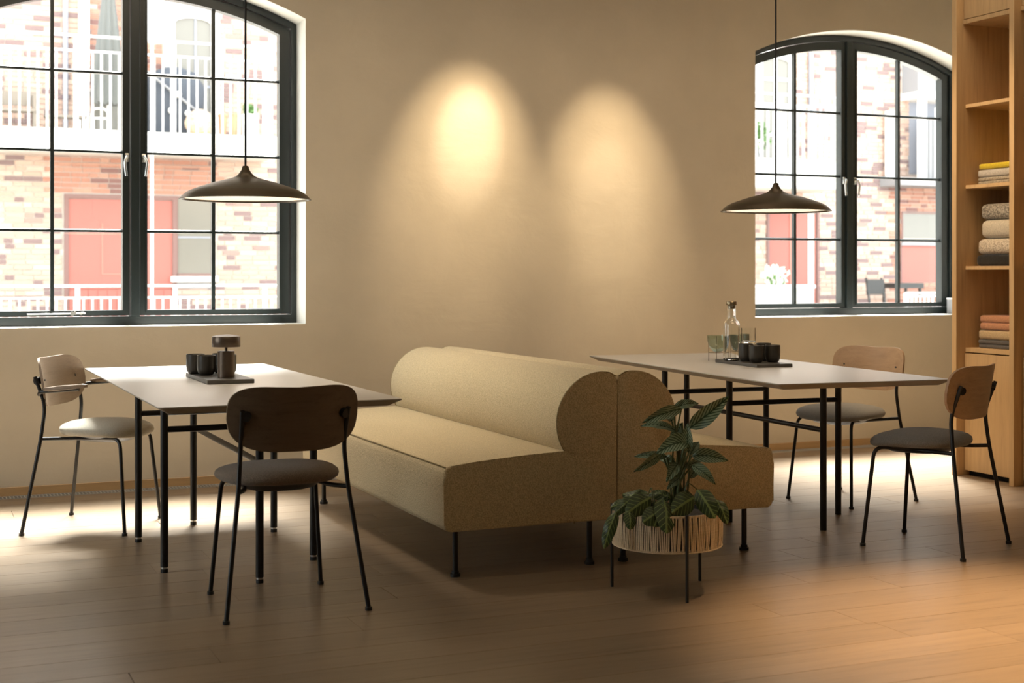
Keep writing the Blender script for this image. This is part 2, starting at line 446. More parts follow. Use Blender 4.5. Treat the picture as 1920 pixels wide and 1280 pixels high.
# left wall (outside the frame) with a wide daylight window
wl = bmesh.new(); WY0, WY1, WZ0, WZ1 = -3.3, -1.1, 0.75, 3.05
for b_ in ((X0 - .3, X0, Y0, WY0, -.06, ZC), (X0 - .3, X0, WY1, .32, -.06, ZC), (X0 - .3, X0, WY0, WY1, -.06, WZ0), (X0 - .3, X0, WY0, WY1, WZ1, ZC)): add_box(wl, *b_)
tag(bm_obj('wall_left', wl, M['wall']), kind='structure')
w3 = empty('window_3', (X0 - .2, WY0, WZ0), kind='structure')
Lw, Hw = WY1 - WY0, WZ1 - WZ0
for z_ in (0, Hw - .05): box('frame', -.03, .03, 0, Lw, z_, z_ + .05, M['frame'], w3)
for k in range(5): box('frame', -.03, .03, k * (Lw - .05) / 4, k * (Lw - .05) / 4 + .05, .05, Hw - .05, M['frame'], w3)
for k in range(4): box('pane', -.003, .003, k * (Lw - .05) / 4 + .05, (k + 1) * (Lw - .05) / 4, .05, Hw - .05, M['pane'], w3)
shell('wall_right', X1, X1 + 0.2, Y0, 0.32, -0.06, ZC)
shell('wall_front', X0 - 0.2, X1 + 0.2, Y0 - 0.2, Y0, -0.06, ZC)
shell('ceiling', X0 - 0.2, X1 + 0.2, Y0 - 0.2, 0.32, ZC, ZC + 0.2, mat='ceiling')
bb = box('baseboard_back', X0, X1, -0.014, 0, 0, 0.05, M['oak_trim'], bev=0.002, seg=1); tag(bb, kind='structure')

# --- floor grille (convector) along the back wall
g = empty('floor_grille', (0, -0.056, 0), label='pale metal convector grille set into the floor along the plaster wall', cat='grille')
box('duct', X0, X1, -0.042, 0.042, -0.003, -0.0004, M['void'], g)
bm = bmesh.new()
x = X0
while x < X1:
    add_box(bm, x, x + 0.0065, -0.037, 0.037, -0.0003, 0.003); x += 0.0187
sl = bm_obj('slat', bm, M['alu'], g); sl['kind'] = 'stuff'
box('frame_rail', X0, X1, -0.042, -0.037, -0.0003, 0.0035, M['alu'], g)
box('frame_rail', X0, X1, -0.003, 0.002, -0.0003, 0.0035, M['alu'], g)
box('frame_rail', X0, X1, 0.037, 0.042, -0.0003, 0.0035, M['alu'], g)

# --- windows
def window(idx, cx):
    root = empty('window_%d' % idx, (cx, 0.0, 0), kind='structure')
    h = 0.9425 if idx != 2 else 0.9325
    NA = 20
    def loop(l, r, b, apex, rad):
        return [(l, b), (r, b)] + [(l + (r - l) * i / NA, arc_z(l + (r - l) * i / NA, 0, apex, rad)) for i in range(NA, -1, -1)]
    fr = ring_prism('frame', loop(-h, h, 0.905, 2.893, 2.257), loop(-h + .036, h - .036, 0.955, 2.852, 2.222), 0.205, 0.29, M['frame'], root)
    # flat inner lip of the frame, slightly proud
    ring_prism('frame_lip', loop(-h + .020, h - .020, 0.938, 2.870, 2.24), loop(-h + .036, h - .036, 0.955, 2.852, 2.222), 0.197, 0.2055, M['frame'], root)
    # centre mullion
    bm = bmesh.new(); add_prism(bm, [(-.026, .955), (.026, .955), (.026, 2.854), (-.026, 2.854)], 0.195, 0.289)
    bmesh.ops.bevel(bm, geom=list(bm.edges), offset=0.003, segments=1, affect='EDGES')
    bm_obj('mullion', bm, M['frame'], root)
    for s in (-1, 1):
        def sl(a, b, bot, apex, rad):
            a, b = (a, b) if s > 0 else (-b, -a)
            return loop(a, b, bot, apex, rad)
        sash = ring_prism('sash', sl(.030, .902 - (.9425 - h), .959, 2.848, 2.218), sl(.069, .838 - (.9425 - h), .990, 2.790, 2.160), 0.212, 0.270, M['frame'], root)
        ring_prism('sash_bead', sl(.060, .852 - (.9425 - h), .980, 2.803, 2.172), sl(.069, .838 - (.9425 - h), .990, 2.790, 2.160), 0.205, 0.2125, M['frame'], sash)
        xa, xb = .069, .838 - (.9425 - h); xm = 0.4505
        zs = [0.990, 1.442, 1.892, 2.342]
        sx = lambda v: v * s
        # vertical bar
        x0, x1 = sorted((sx(xm - .010), sx(xm + .010)))
        zt = arc_z(sx(xm), 0, 2.793, 2.160)
        bm = bmesh.new(); add_prism(bm, [(x0, .988), (x0 + .004, .988), (x1 - .004, .988), (x1, .988), (x1, zt), (x0, zt)], 0.220, 0.252)
        bm_obj('glazing_bar', bm, M['frame'], root)
        for z in zs[1:]:
            x0, x1 = sorted((sx(xa - .002), sx(xb + .002)))
            bm = bmesh.new(); add_prism(bm, [(0.222, z - .009), (0.250, z - .009), (0.250, z + .009), (0.228, z + .009), (0.222, z + .004)], x0, x1, 'x')
            bm_obj('glazing_bar', bm, M['frame'], root)
        # panes
        for (pa, pb) in ((xa, xm - .010), (xm + .010, xb)):
            x0, x1 = sorted((sx(pa - .004), sx(pb + .004)))
            for k in range(4):
                bm = bmesh.new()
                if k < 3: poly = [(x0, zs[k] + .005), (x1, zs[k] + .005), (x1, zs[k + 1] - .005), (x0, zs[k + 1] - .005)]
                else: poly = [(x0, zs[3] + .005), (x1, zs[3] + .005)] + [(x0 + (x1 - x0) * i / 8, arc_z(x0 + (x1 - x0) * i / 8, 0, 2.793, 2.163)) for i in range(8, -1, -1)]
                add_prism(bm, poly, 0.234, 0.238)
                bm_obj('pane', bm, M['pane'], root)
        # espagnolette handle
        hx = sx(.047)
        hd = box('handle', hx - .011, hx + .011, 0.196, 0.2125, 1.835, 1.885, M['steel'], root, bev=.004); hd['label'] = 'steel lever window handle'
        zz = 1.868
        tube('lever', fillet([(hx, .204, zz), (hx, .172, zz), (hx + s * .016, .166, zz - .035), (hx + s * .006, .168, zz - .115)], .02), [.008] * 20 if False else .0075, M['steel'], hd, 8)
    return root
w1 = window(1, 1.1825); w2 = window(2, 6.15)
# casement stay on the lower sash of the left window
st = tube('casement_stay', [(-.585, .196, .972), (-.30, .196, .974), (-.275, .196, .974)], .0045, M['steel'], w1, 8); st['label'] = 'steel casement stay'
tube('stay_pin', [(-.345, .190, .974), (-.345, .212, .974)], .012, M['steel'], st, 10)
tube('stay_pin', [(-.330, .196, .968), (-.330, .196, .992)], .006, M['steel'], st, 8)
tube('stay_pin', [(-.30, .188, .975), (-.285, .200, .975)], .009, M['steel'], st, 8)
# grey box standing on the right window's sill
b = empty('sill_box', (7.035, 0.115, SILL), label='small grey box with a white lid on the right window sill beside the shelving', cat='box')
box('box_body', -.045, .045, -.05, .05, 0, .105, M['greyclad'], b, bev=.003); box('lid', -.047, .047, -.052, .052, .105, .117, M['whitepaint'], b, bev=.003)

# ================================================================== SHELVING UNIT
def shelving():
    r = empty('shelving_unit', (5.70, -1.378, 0), label='tall built-in oak shelving unit with cupboard doors at its foot, right of the window', cat='shelving')
    D = 0.42; T = 0.038
    bays = [0.0]
    ys = [0.0, -0.470, -0.940, -1.410]
    for i, y in enumerate(ys):
        box('side_panel', 0, D, y - T, y, 0, ZC - .001, M['oak_cab'], r, bev=.0015, seg=1)
    box('back_panel', D - .012, D, ys[-1] - T, 0, 0.0, ZC - .001, M['oak_cab'], r)
    for a, b in zip(ys, ys[1:]):
        ya, yb = a - T, b
        for z0, z1 in ((.733, .758), (1.222, 1.243), (1.703, 1.724), (2.184, 2.205)):
            box('shelf', .07, D - .012, yb, ya, z0, z1, M['oak_cab'], r, bev=.001, seg=1)
        box('shelf', .05, D - .012, yb, ya, 2.68, 2.705, M['oak_cab'], r, bev=.001, seg=1)
        box('door', .062, .082, yb + .003, ya - .003, .032, .726, M['oak_cab'], r, bev=.0015, seg=1)
        box('door', .055, .075, yb + .003, ya - .003, 2.71, ZC - .02, M['oak_cab'], r, bev=.0015, seg=1)
        box('plinth', .10, .115, yb, ya, 0, .03, M['void'], r)
        box('cupboard_floor', .085, D - .012, yb, ya, .032, .05, M['oak_cab'], r)
shelving()

def textile(name, label, cat, grp, x, y0, y1, z0, z1, mat, layers, depth=.25):
    """folded cloth: layered rounded fold along y"""
    root = empty(name, (x + depth / 2, (y0 + y1) / 2, z0), label=label, cat=cat, group=grp)
    h = z1 - z0; L = abs(y1 - y0) / 2
    t = h / layers
    for k in range(layers):
        bm = bmesh.new()
        jit = random.uniform(-.003, .003)
        # lens-like rounded slab
        prof = []
        zc = t * (k + .5); hh = t * .5
        add_box(bm, -depth / 2 + jit, depth / 2 + jit, -L + abs(jit), L - abs(jit), zc - hh, zc + hh)
        bmesh.ops.bevel(bm, geom=list(bm.edges), offset=hh * .82, segments=4, profile=.55, affect='EDGES')
        bm_obj('fold', bm, mat, root, True, 60)
    return root
XS = 5.835
clo = dict(
 yellow=fabric('yellow_wool', (0.62, 0.47, 0.03, 1), None, 200, .4),
 lgrey=fabric('light_grey_wool', (0.50, 0.47, 0.42, 1), None, 200, .5),
 beigeg=fabric('oatmeal_wool', (0.36, 0.32, 0.25, 1), (0.22, .19, .14, 1), 90, .6),
 speck=fabric('speckled_wool', (0.42, 0.38, 0.31, 1), (0.09, .08, .07, 1), 150, .8, thr=(.42, .56)),
 cream=fabric('cream_wool', (0.58, 0.52, 0.41, 1), None, 150, .5),
 herr=fabric('herringbone_wool', (0.66, 0.58, 0.46, 1), (0.30, .25, .19, 1), 170, .8, thr=(.42, .56)),
 black=fabric('black_wool', (0.018, 0.017, 0.016, 1), None, 150, .5),
 orange=fabric('terracotta_linen', (0.55, 0.27, 0.15, 1), None, 200, .4),
 sand=fabric('sand_linen', (0.56, 0.42, 0.24, 1), None, 200, .4),
 dgrey=fabric('dark_grey_wool', (0.13, 0.125, 0.12, 1), None, 200, .4))
G1 = 'folded throws on the upper shelf'; G2 = 'folded blankets on the middle shelf'; G3 = 'folded cloths on the lower shelf'
ya, yb = -1.435, -1.835
textile('folded_throw', 'oatmeal folded throw, lowest of the three on the upper shelf', 'throw', G1, XS, ya - .012, yb, 1.724, 1.768, clo['beigeg'], 2)
textile('folded_throw', 'light grey folded throw under the yellow one', 'throw', G1, XS, ya, yb, 1.768, 1.815, clo['lgrey'], 1)
textile('folded_throw', 'bright yellow folded throw on top of the upper stack', 'throw', G1, XS, ya - .015, yb, 1.815, 1.850, clo['yellow'], 1)
textile('folded_blanket', 'black folded blanket at the bottom of the middle stack', 'blanket', G2, XS, ya + .008, yb, 1.243, 1.310, clo['black'], 1)
textile('folded_blanket', 'cream and brown herringbone folded blanket above the black one', 'blanket', G2, XS, ya, yb, 1.310, 1.405, clo['herr'], 1)
textile('folded_blanket', 'plain cream thick folded blanket', 'blanket', G2, XS, ya - .025, yb, 1.405, 1.518, clo['cream'], 1)
textile('folded_blanket', 'dark speckled grey folded blanket on top of the middle stack', 'blanket', G2, XS, ya - .025, yb, 1.518, 1.612, clo['speck'], 1)
textile('folded_cloth', 'dark grey folded cloth directly on the oak shelf', 'cloth', G3, XS, ya - .012, yb, .758, .808, clo['dgrey'], 2)
textile('folded_cloth', 'sand yellow folded cloth in the middle of the lower stack', 'cloth', G3, XS, ya - .010, yb, .808, .868, clo['sand'], 1)
textile('folded_cloth', 'terracotta orange folded cloth on top of the lower stack', 'cloth', G3, XS, ya - .025, yb, .868, .952, clo['orange'], 2)

# ================================================================== TABLES
def table(name, loc, rz, label, w, l, leg_off, leg_rz, feet=True):
    r = empty(name, loc, rz, label=label, cat='table', group='white topped dining tables')
    a, b = w / 2, l / 2
    # knife-edged top: rounded corners, bevelled below
    def rr(a, b, c, n=5):
        out = []
        for sx, sy, a0 in ((1, 1, 0), (-1, 1, 90), (-1, -1, 180), (1, -1, 270)):
            for k in range(n + 1):
                t = R(a0 + 90 * k / n); out.append((sx * (a - c) + c * math.cos(t), sy * (b - c) + c * math.sin(t)))
        return out
    bm = bmesh.new()
    L0 = rr(a, b, .018); L1 = rr(a, b, .018); L2 = rr(a - .042, b - .042, .01)
    rings = [[bm.verts.new((x, y, z)) for x, y in L] for L, z in ((rr(a - .001, b - .001, .018), .730), (L0, .7285), (L1, .725), (L2, .702))]
    bm.faces.new(rings[0])
    for A, B in zip(rings, rings[1:]):
        for i in range(len(A)): bm.faces.new((A[i], B[i], B[(i + 1) % len(A)], A[(i + 1) % len(A)]))
    bm.faces.new(rings[3][::-1])
    o = bm_obj('tabletop', bm, M['top'], r)
    o.data.materials.append(M['top_edge'])
    for p in o.data.polygons:
        if p.normal.z < 0.5: p.material_index = 1
    Tm = Matrix.Translation((leg_off[0], leg_off[1], 0)) @ Matrix.Rotation(leg_rz, 4, 'Z')
    T = lambda x, y, z: Tm @ Vector((x, y, z))
    pos = [(-.307, -.345), (-.307, .345), (.307, -.345), (.307, .345), (0, -.685), (0, .685)]
    for x, y in pos:
        if feet:
            lg = tube('leg', [T(x, y, .022), T(x, y, .703)], .0158, M['black'], r, 16)
            f = tube('foot_glide', [T(x, y, 0), T(x, y, .014)], .0150, M['plastic'], lg, 16)
            c = tube('adjuster', [T(x, y, .013), T(x, y, .023)], .0125, M['steel'], lg, 16)
        else:
            lg = tube('leg', [T(x, y, 0.0), T(x, y, .703)], .0158, M['black'], r, 16)
    for y in (-.345, .345): tube('crossbar', [T(-.307, y, .572), T(.307, y, .572)], .0125, M['black'], r, 12)
    tube('stretcher', [T(0, -.685, .466), T(0, .685, .466)], .0125, M['black'], r, 12)
    for x in (-.307, .307): tube('top_rail', [T(x, -.345, .692), T(x, .345, .692)], .009, M['black'], r, 8)
    return r
table('dining_table', (1.245, -1.895, 0), 0, 'white topped rectangular dining table with black tube legs left of the sofas', .90, 2.23, (0, -.03), 0)
table('dining_table', (3.91, -1.93, 0), R(-5), 'white topped rectangular dining table with black tube legs right of the sofas', .87, 2.20, (.045 * .996 - .057 * .087, .057 * .996 + .045 * .087), R(2), feet=False)

# ================================================================== CHAIRS
W_NAT = wood('natural_oak_veneer', (0.47, 0.32, 0.20, 1), 0.82, 'y', 0.42, 1.5)
W_DARK = wood('dark_oak_veneer', (0.15, 0.108, 0.07, 1), 0.66, 'y', 0.42, 1.5)
W_MID = wood('smoked_oak_veneer', (0.25, 0.185, 0.13, 1), 0.78, 'y', 0.40, 1.5)
F_WHITE = fabric('off_white_upholstery', (0.62, 0.585, 0.50, 1), (0.46, .43, .36, 1), 420, .5)
F_BROWN = fabric('mink_upholstery', (0.29, 0.23, 0.18, 1), (0.17, .135, .10, 1), 420, .5)
F_LGREY = fabric('light_grey_upholstery', (0.48, 0.475, 0.44, 1), (0.32, .315, .30, 1), 420, .5)
F_GREY = fabric('grey_upholstery', (0.29, 0.29, 0.28, 1), (0.18, .18, .175, 1), 420, .5)
def sgnp(v, p): return math.copysign(abs(v) ** p, v)
def chair(loc, rz, label, veneer, cloth, arms=False, wa=0.0):
    r = empty('dining_chair' if not arms else 'armchair', (loc[0], loc[1], 0), rz, label=label, cat='chair', group='upholstered dining chairs with round-cornered veneer backs')
    LR = .0085
    for s in (-1, 1):
        w = wa * s
        rf = (0, .254 * s + w, .010); rj = (.066, .198 * s + w, .436); rb = (.083, .186 * s + w, .590); rt = (.034, .190 * s + w, .722)
        lg = tube('leg', fillet([rf, rj, rb, rt], .05), LR, M['black'], r, 12)
        tube('foot_glide', [(0, .254 * s + w, 0), (.0, .254 * s + w, .012)], .0125, M['plastic'], lg, 14)
        ff = (.471, .212 * s + w, .010); ft = (.432, .178 * s + w * .6, .437)
        fl = tube('leg', fillet([ff, ft, (.30, .135 * s, .432), (.15, .155 * s, .432), rj], .045), LR, M['black'], r, 12)
        tube('foot_glide', [(.471, .212 * s + w, 0), (.471, .212 * s + w, .012)], .0125, M['plastic'], fl, 14)
        br = tube('back_bracket', [(.030, .180 * s + w * .9, .700), (.047, .172 * s, .704)], .017, M['black'], r, 16)
        sc = tube('screw', [(.0625, .172 * s, .703), (.0665, .172 * s, .704)], .0045, M['black'], r, 8)
    # seat pan
    def outline(n=48, a=.205, b=.222):
        pts = []
        for k in range(n):
            t = 2 * PI * k / n
            x = a * sgnp(math.cos(t), .78); y = b * sgnp(math.sin(t), .80)
            y *= 1 + .07 * (x / a); pts.append((x, y))
        return pts
    OL = outline()
    def rings(name, layers, mat, par, cx=.292):
        bm = bmesh.new(); rs = []
        for sc_, z, cr in layers:
            rs.append([bm.verts.new((cx + x * sc_, y * sc_, z + cr * (1 - (y * sc_ / .23) ** 2) - .018 * max(0, (x * sc_) / .2) ** 2 * (1 if cr or z > .445 else 1))) for x, y in OL])
        for A, B in zip(rs, rs[1:]):
            for i in range(len(A)): bm.faces.new((A[i], A[(i + 1) % len(A)], B[(i + 1) % len(A)], B[i]))
        bm.faces.new(rs[0][::-1]); bm.faces.new(rs[-1])
        return bm_obj(name, bm, mat, par, True, 75)
    rings('seat', [(.80, .444, 0), (.93, .447, 0), (.985, .456, 0), (1.0, .467, 0), (.985, .478, .001), (.93, .487, .003), (.82, .494, .005), (.6, .4985, .008), (.3, .500, .009), (.08, .5005, .009)], cloth, r)
    rings('seat_pan', [(.52, .414, 0), (.60, .419, 0), (.70, .434, 0), (.80, .4445, 0)], M['black'], r)
    # curved plywood back
    bm = bmesh.new(); NR, NT = 7, 56; a, b = .236, .117
    def pt(rho, t, off):
        c, s_ = math.cos(t), math.sin(t)
        p = .50 if s_ > 0 else .62
        y = a * sgnp(c, .52) * rho; z = b * sgnp(s_, p) * rho
        y *= 1 - .13 * max(0, -z / b) ** 1.5
        z += -.010 * math.cos(y / a * PI) * max(0, z / b) * 0.6
        x = .012 + 1.18 * y * y - .17 * z + off
        return (x, y, .690 + z)
    grid = {}
    for side, off in ((0, .0), (1, .011)):
        ctr = bm.verts.new(pt(0, 0, off)); prev = None
        for i in range(1, NR + 1):
            ring = [bm.verts.new(pt(i / NR, 2 * PI * k / NT, off)) for k in range(NT)]
            for k in range(NT):
                k2 = (k + 1) % NT
                f = (ctr, ring[k], ring[k2]) if prev is None else (prev[k], ring[k], ring[k2], prev[k2])
                bm.faces.new(f if side else f[::-1])
            prev = ring
        grid[side] = prev
    for k in range(NT):
        k2 = (k + 1) % NT; bm.faces.new((grid[0][k], grid[0][k2], grid[1][k2], grid[1][k]))
    bm_obj('backrest', bm, veneer, r, True, 50)
    if arms:
        for s in (-1, 1):
            w = wa * s
            at = tube('armrest', fillet([(.055, .193 * s + w, .640), (.075, .232 * s + w, .655), (.27, .250 * s + w, .672)], .04), .0085, M['black'], r, 12)
            bm = bmesh.new(); n = 18; rs = []
            for z, sc_ in ((.668, .75), (.671, 1.0), (.684, 1.0), (.688, .8)):
                rs.append([bm.verts.new((.205 + .105 * sc_ * sgnp(math.cos(2 * PI * k / n), .7) if True else 0, (.247 * s + w) + .021 * sc_ * sgnp(math.sin(2 * PI * k / n), .8), z + .018 * (math.cos(2 * PI * k / n)) * .5 * 1)) for k in range(n)])
            for A, B in zip(rs, rs[1:]):
                for i in range(n): bm.faces.new((A[i], A[(i + 1) % n], B[(i + 1) % n], B[i]))
            bm.faces.new(rs[0][::-1]); bm.faces.new(rs[-1])
            bm_obj('arm_pad', bm, veneer, at, True, 50)
    return r
chair((.604, -.974), R(-29.1), 'armchair with off-white seat and short arm pads at the left end of the left table', W_MID, F_WHITE, True, .021)
chair((1.246, -3.20), R(90.3), 'dark oak backed chair with brown seat, its back turned, nearest the viewer', W_DARK, F_BROWN)
chair((4.809, -1.816), R(193.5), 'chair with pale oak back and light grey seat behind the right table', W_NAT, F_LGREY)
chair((4.252, -3.265), R(116.4), 'oak backed chair with dark grey seat seen from behind near the oak shelving', W_NAT, F_GREY)

# ================================================================== SOFAS (back to back)
def sofa(loc, rz, label):
    r = empty('lounge_sofa', loc, rz, label=label, cat='sofa', group='back-to-back tan sofas')
    HY = 1.052; D_ = .755
    def ext(name, prof, mat, bev=.014):
        bm = bmesh.new(); add_prism(bm, prof, -HY, HY)
        caps = [f for f in bm.faces if len(f.verts) > 4]
        eds = set(e for f in caps for e in f.edges if not all(abs(v.co.x - .562) < .0015 for v in e.verts))
        bmesh.ops.bevel(bm, geom=list(eds), offset=bev, segments=3, profile=.6, affect='EDGES')
        return bm_obj(name, bm, mat, r, True, 42)
    seat = [(0.028, .195)]
    seat += [(0.028 - .028 * math.sin(t * PI / 12), .223 - .028 * math.cos(t * PI / 12)) for t in range(0, 7)][1:]
    seat += [(0, .30), (-.002, .38), (0, .420), (.004, .436), (.014, .447), (.03, .452), (.12, .462), (.25, .472), (.38, .480), (.50, .485), (.562, .487), (.562, .195)]
    ext('seat', seat, M['sofa'])
    c = (.685, .598); rr = .202
    back = [(.562, .195), (.562, .470), (.552, .476), (.545, .480)]
    for t in range(218, 74, -6): back.append((c[0] + rr * math.cos(R(t)), c[1] + rr * math.sin(R(t))))
    back += [(.7480, .782), (.7535, .765), (.755, .74), (.755, .195)]
    ext('backrest', back, M['sofa'], .010)
    P = []
    bm = bmesh.new()
    add_tube(bm, [(.010, -HY + .01, .4445), (.006, 0, .4445), (.010, HY - .01, .4445)], .0032, 6)
    for s in (-1, 1):
        add_tube(bm, [(x, s * (HY - .004), z - .004) for x, z in seat[12:20]], .003, 6)
    bm_obj('piping', bm, M['piping'], r, True)
    for s in (-1, 1):
        bm = bmesh.new(); add_tube(bm, [(x * 1.0, s * (HY - .0035), z - .0015) for x, z in back[2:-3]], .003, 6)
        bm_obj('piping', bm, M['piping'], r, True)
    for x, y in ((.085, -HY + .10), (.678, -HY + .10), (.085, HY - .10), (.678, HY - .10)):
        lg = tube('leg', [(x, y, .010), (x, y, .20)], .0115, M['black'], r, 14)
        tube('foot_glide', [(x, y, 0), (x, y, .012)], .0205, M['plastic'], lg, 18)
        tube('collar', [(x, y, .012), (x, y, .022)], .015, M['plastic'], lg, 14)
    return r
sofa((1.897, -1.8525, 0), 0, 'tan boucle sofa with rolled back, facing the left table')
sofa((3.409, -1.8525, 0), PI, 'tan boucle sofa with rolled back, facing the right table, behind the planter')

# ================================================================== PLANTER AND PLANTS
PC = (2.634, -3.343)
pl = empty('planter_basket', (PC[0], PC[1], 0), label='round woven paper cord planter basket on thin black legs beside the sofas', cat='planter')
RT, RB, ZT, ZB = .198, .198, .312, .175
def ringpts(r, z, n=48): return [(r * math.cos(2 * PI * k / n), r * math.sin(2 * PI * k / n), z) for k in range(n)]
tube('rim', ringpts(RT, ZT - .004), .0045, M['straw'], pl, 8, True)
tube('rim', ringpts(RB, ZB + .004), .0045, M['straw'], pl, 8, True)
NC = 156
def cordmesh(tw, off):
    bm = bmesh.new(); prev = None; n = 7
    for i in range(n):
        t = i / (n - 1); a = tw * (t - .5); rad = .2025 + off + .004 * math.sin(PI * t)
        z = ZB + (ZT - ZB) * t; hw = .0027
        c = Vector((rad * math.cos(a), rad * math.sin(a), z)); tn = Vector((-math.sin(a), math.cos(a), 0)); rn = Vector((math.cos(a), math.sin(a), 0))
        ring = [bm.verts.new(c + tn * hw * p + rn * .0016 * q) for p, q in ((-1, -1), (1, -1), (1, 1), (-1, 1))]
        if prev:
            for k in range(4): bm.faces.new((prev[k], prev[(k + 1) % 4], ring[(k + 1) % 4], ring[k]))
        prev = ring
    me = bpy.data.meshes.new('cord'); bmesh.ops.recalc_face_normals(bm, faces=bm.faces); bm.to_mesh(me); bm.free(); me.materials.append(M['straw']); return me
cA, cB = cordmesh(.030, 0), cordmesh(-.030, .0022)
cC = cordmesh(.01, .001)
for k in range(NC):
    me = random.choice((cA, cB, cC))
    o = bpy.data.objects.new('cord', me); link(o, pl); o.rotation_euler = (0, 0, 2 * PI * (k + random.uniform(-.12, .12)) / NC)
lathe('pot_liner', [(0, .182), (.180, .182), (.186, .188), (.188, .300), (.182, .300), (.182, .285)], M['plastic'], pl, 48, cx=0, cy_=0)
lathe('soil', [(.182, .284), (.1, .292), (0, .294)], M['soil'], pl, 32)
for x, y in ((-.166, .134), (-.037, -.214), (.188, .082)):
    rr = math.hypot(x, y); x, y = x / rr * .2125, y / rr * .2125
    tube('leg', [(x, y, 0), (x, y, .318)], .0062, M['black'], pl, 12)
tube('support_ring', ringpts(.2065, .178), .0025, M['straw'], pl, 8, True)

LEAVES = [
    ((2.71, -3.38, 0.612), (2.836, -3.457, 0.735), 0.067, 0.0, 'c'),
    ((2.669, -3.33, 0.685), (2.768, -3.351, 0.714), 0.037, 0.02, 'c'),
    ((2.671, -3.386, 0.688), (2.516, -3.362, 0.657), 0.047, 0.03, 'c'),
    ((2.659, -3.358, 0.606), (2.548, -3.289, 0.631), 0.033, 0.02, 'c'),
    ((2.695, -3.407, 0.567), (2.553, -3.4, 0.544), 0.07, 0.03, 'c'),
    ((2.686, -3.414, 0.523), (2.679, -3.421, 0.639), 0.043, 0.0, 'c'),
    ((2.643, -3.33, 0.501), (2.53, -3.27, 0.519), 0.031, 0.03, 'c'),
    ((2.603, -3.356, 0.52), (2.487, -3.349, 0.473), 0.037, 0.03, 'c'),
    ((2.707, -3.401, 0.51), (2.824, -3.473, 0.518), 0.055, 0.04, 'c'),
    ((2.703, -3.41, 0.476), (2.764, -3.48, 0.428), 0.044, 0.03, 'c'),
    ((2.653, -3.389, 0.483), (2.589, -3.415, 0.433), 0.043, 0.02, 'c'),
    ((2.652, -3.399, 0.428), (2.591, -3.416, 0.405), 0.033, 0.02, 'c'),
    ((2.731, -3.346, 0.505), (2.779, -3.334, 0.559), 0.038, 0.01, 'c'),
    ((2.712, -3.338, 0.459), (2.793, -3.329, 0.488), 0.031, 0.01, 'c'),
    ((2.664, -3.328, 0.635), (2.653, -3.29, 0.671), 0.036, 0.01, 'c'),
    ((2.71, -3.326, 0.628), (2.674, -3.289, 0.527), 0.04, 0.02, 'c'),
    ((2.684, -3.315, 0.479), (2.646, -3.266, 0.496), 0.036, 0.02, 'c'),
    ((2.738, -3.327, 0.413), (2.79, -3.317, 0.474), 0.034, 0.01, 'c'),
    ((2.704, -3.323, 0.457), (2.715, -3.317, 0.521), 0.036, 0.01, 'c'),
    ((2.509, -3.446, 0.373), (2.394, -3.461, 0.338), 0.071, 0.03, 'm'),
    ((2.557, -3.445, 0.366), (2.51, -3.555, 0.277), 0.075, 0.03, 'm'),
    ((2.409, -3.457, 0.333), (2.39, -3.503, 0.279), 0.043, 0.01, 'm'),
    ((2.529, -3.487, 0.326), (2.446, -3.495, 0.306), 0.067, 0.02, 'm'),
    ((2.665, -3.492, 0.37), (2.553, -3.52, 0.343), 0.075, 0.03, 'm'),
    ((2.684, -3.478, 0.396), (2.709, -3.565, 0.32), 0.067, 0.03, 'm'),
    ((2.76, -3.489, 0.355), (2.777, -3.54, 0.29), 0.044, 0.03, 'm'),
    ((2.391, -3.395, 0.321), (2.33, -3.412, 0.215), 0.044, 0.04, 'm'),
    ((2.543, -3.363, 0.373), (2.467, -3.297, 0.357), 0.041, 0.02, 'm'),
    ((2.626, -3.388, 0.354), (2.567, -3.319, 0.376), 0.044, 0.02, 'm'),
    ((2.464, -3.361, 0.336), (2.397, -3.332, 0.343), 0.043, 0.03, 'm'),
    ((2.548, -3.31, 0.322), (2.5, -3.235, 0.368), 0.039, 0.02, 'm'),
    ((2.675, -3.344, 0.362), (2.743, -3.34, 0.357), 0.043, 0.02, 'm'),
    ((2.54, -3.481, 0.349), (2.484, -3.511, 0.289), 0.057, 0.02, 'm'),
    ((2.468, -3.385, 0.367), (2.394, -3.375, 0.321), 0.041, 0.03, 'm'),

]
def leaf(B, T, w, droop, kind, parent, origin):
    B, T = Vector(B), Vector(T); d = T - B; L = d.length; d.normalize()
    view = Vector((-.40, -.91, .25)).normalized() if kind == 'c' else Vector((-.36, -.80, .55)).normalized()
    nrm = (view - d * view.dot(d)).normalized()
    nrm = (Matrix.Rotation(random.uniform(-.35, .35), 3, d) @ nrm).normalized()
    s = d.cross(nrm).normalized()
    NL, NW = 12, 6; V = []; UV = []; F = []
    w = w * 1.12
    for i in range(NL + 1):
        t = i / NL
        if kind == 'c': prof = math.sin(PI * t ** .80) ** .72 * (1 - .22 * t) if 0 < t < 1 else 0
        else: prof = math.sin(PI * t ** .95) ** .55 if 0 < t < 1 else 0
        prof = max(prof, .02)
        c = B + d * L * t + nrm * (.22 * L * math.sin(PI * t) * .55) + Vector((0, 0, -droop * t * t * .6))
        for j in range(-NW // 2, NW // 2 + 1):
            u = j / (NW / 2)
            p = c + s * u * prof * w / 2 - nrm * (-.16 * w * (abs(u) ** 1.3) * prof) * (-1 if kind == 'm' else 1) + nrm * .0025 * math.sin(t * 15 + j)
            V.append(p - origin); UV.append((.5 + u / 2 * prof, t))
    for i in range(NL):
        for j in range(NW):
            a = i * (NW + 1) + j; F.append((a, a + 1, a + NW + 2, a + NW + 1))
    o = mesh_obj('leaf', V, F, M['calathea'] if kind == 'c' else M['maranta'], parent, True, UV)
    return o
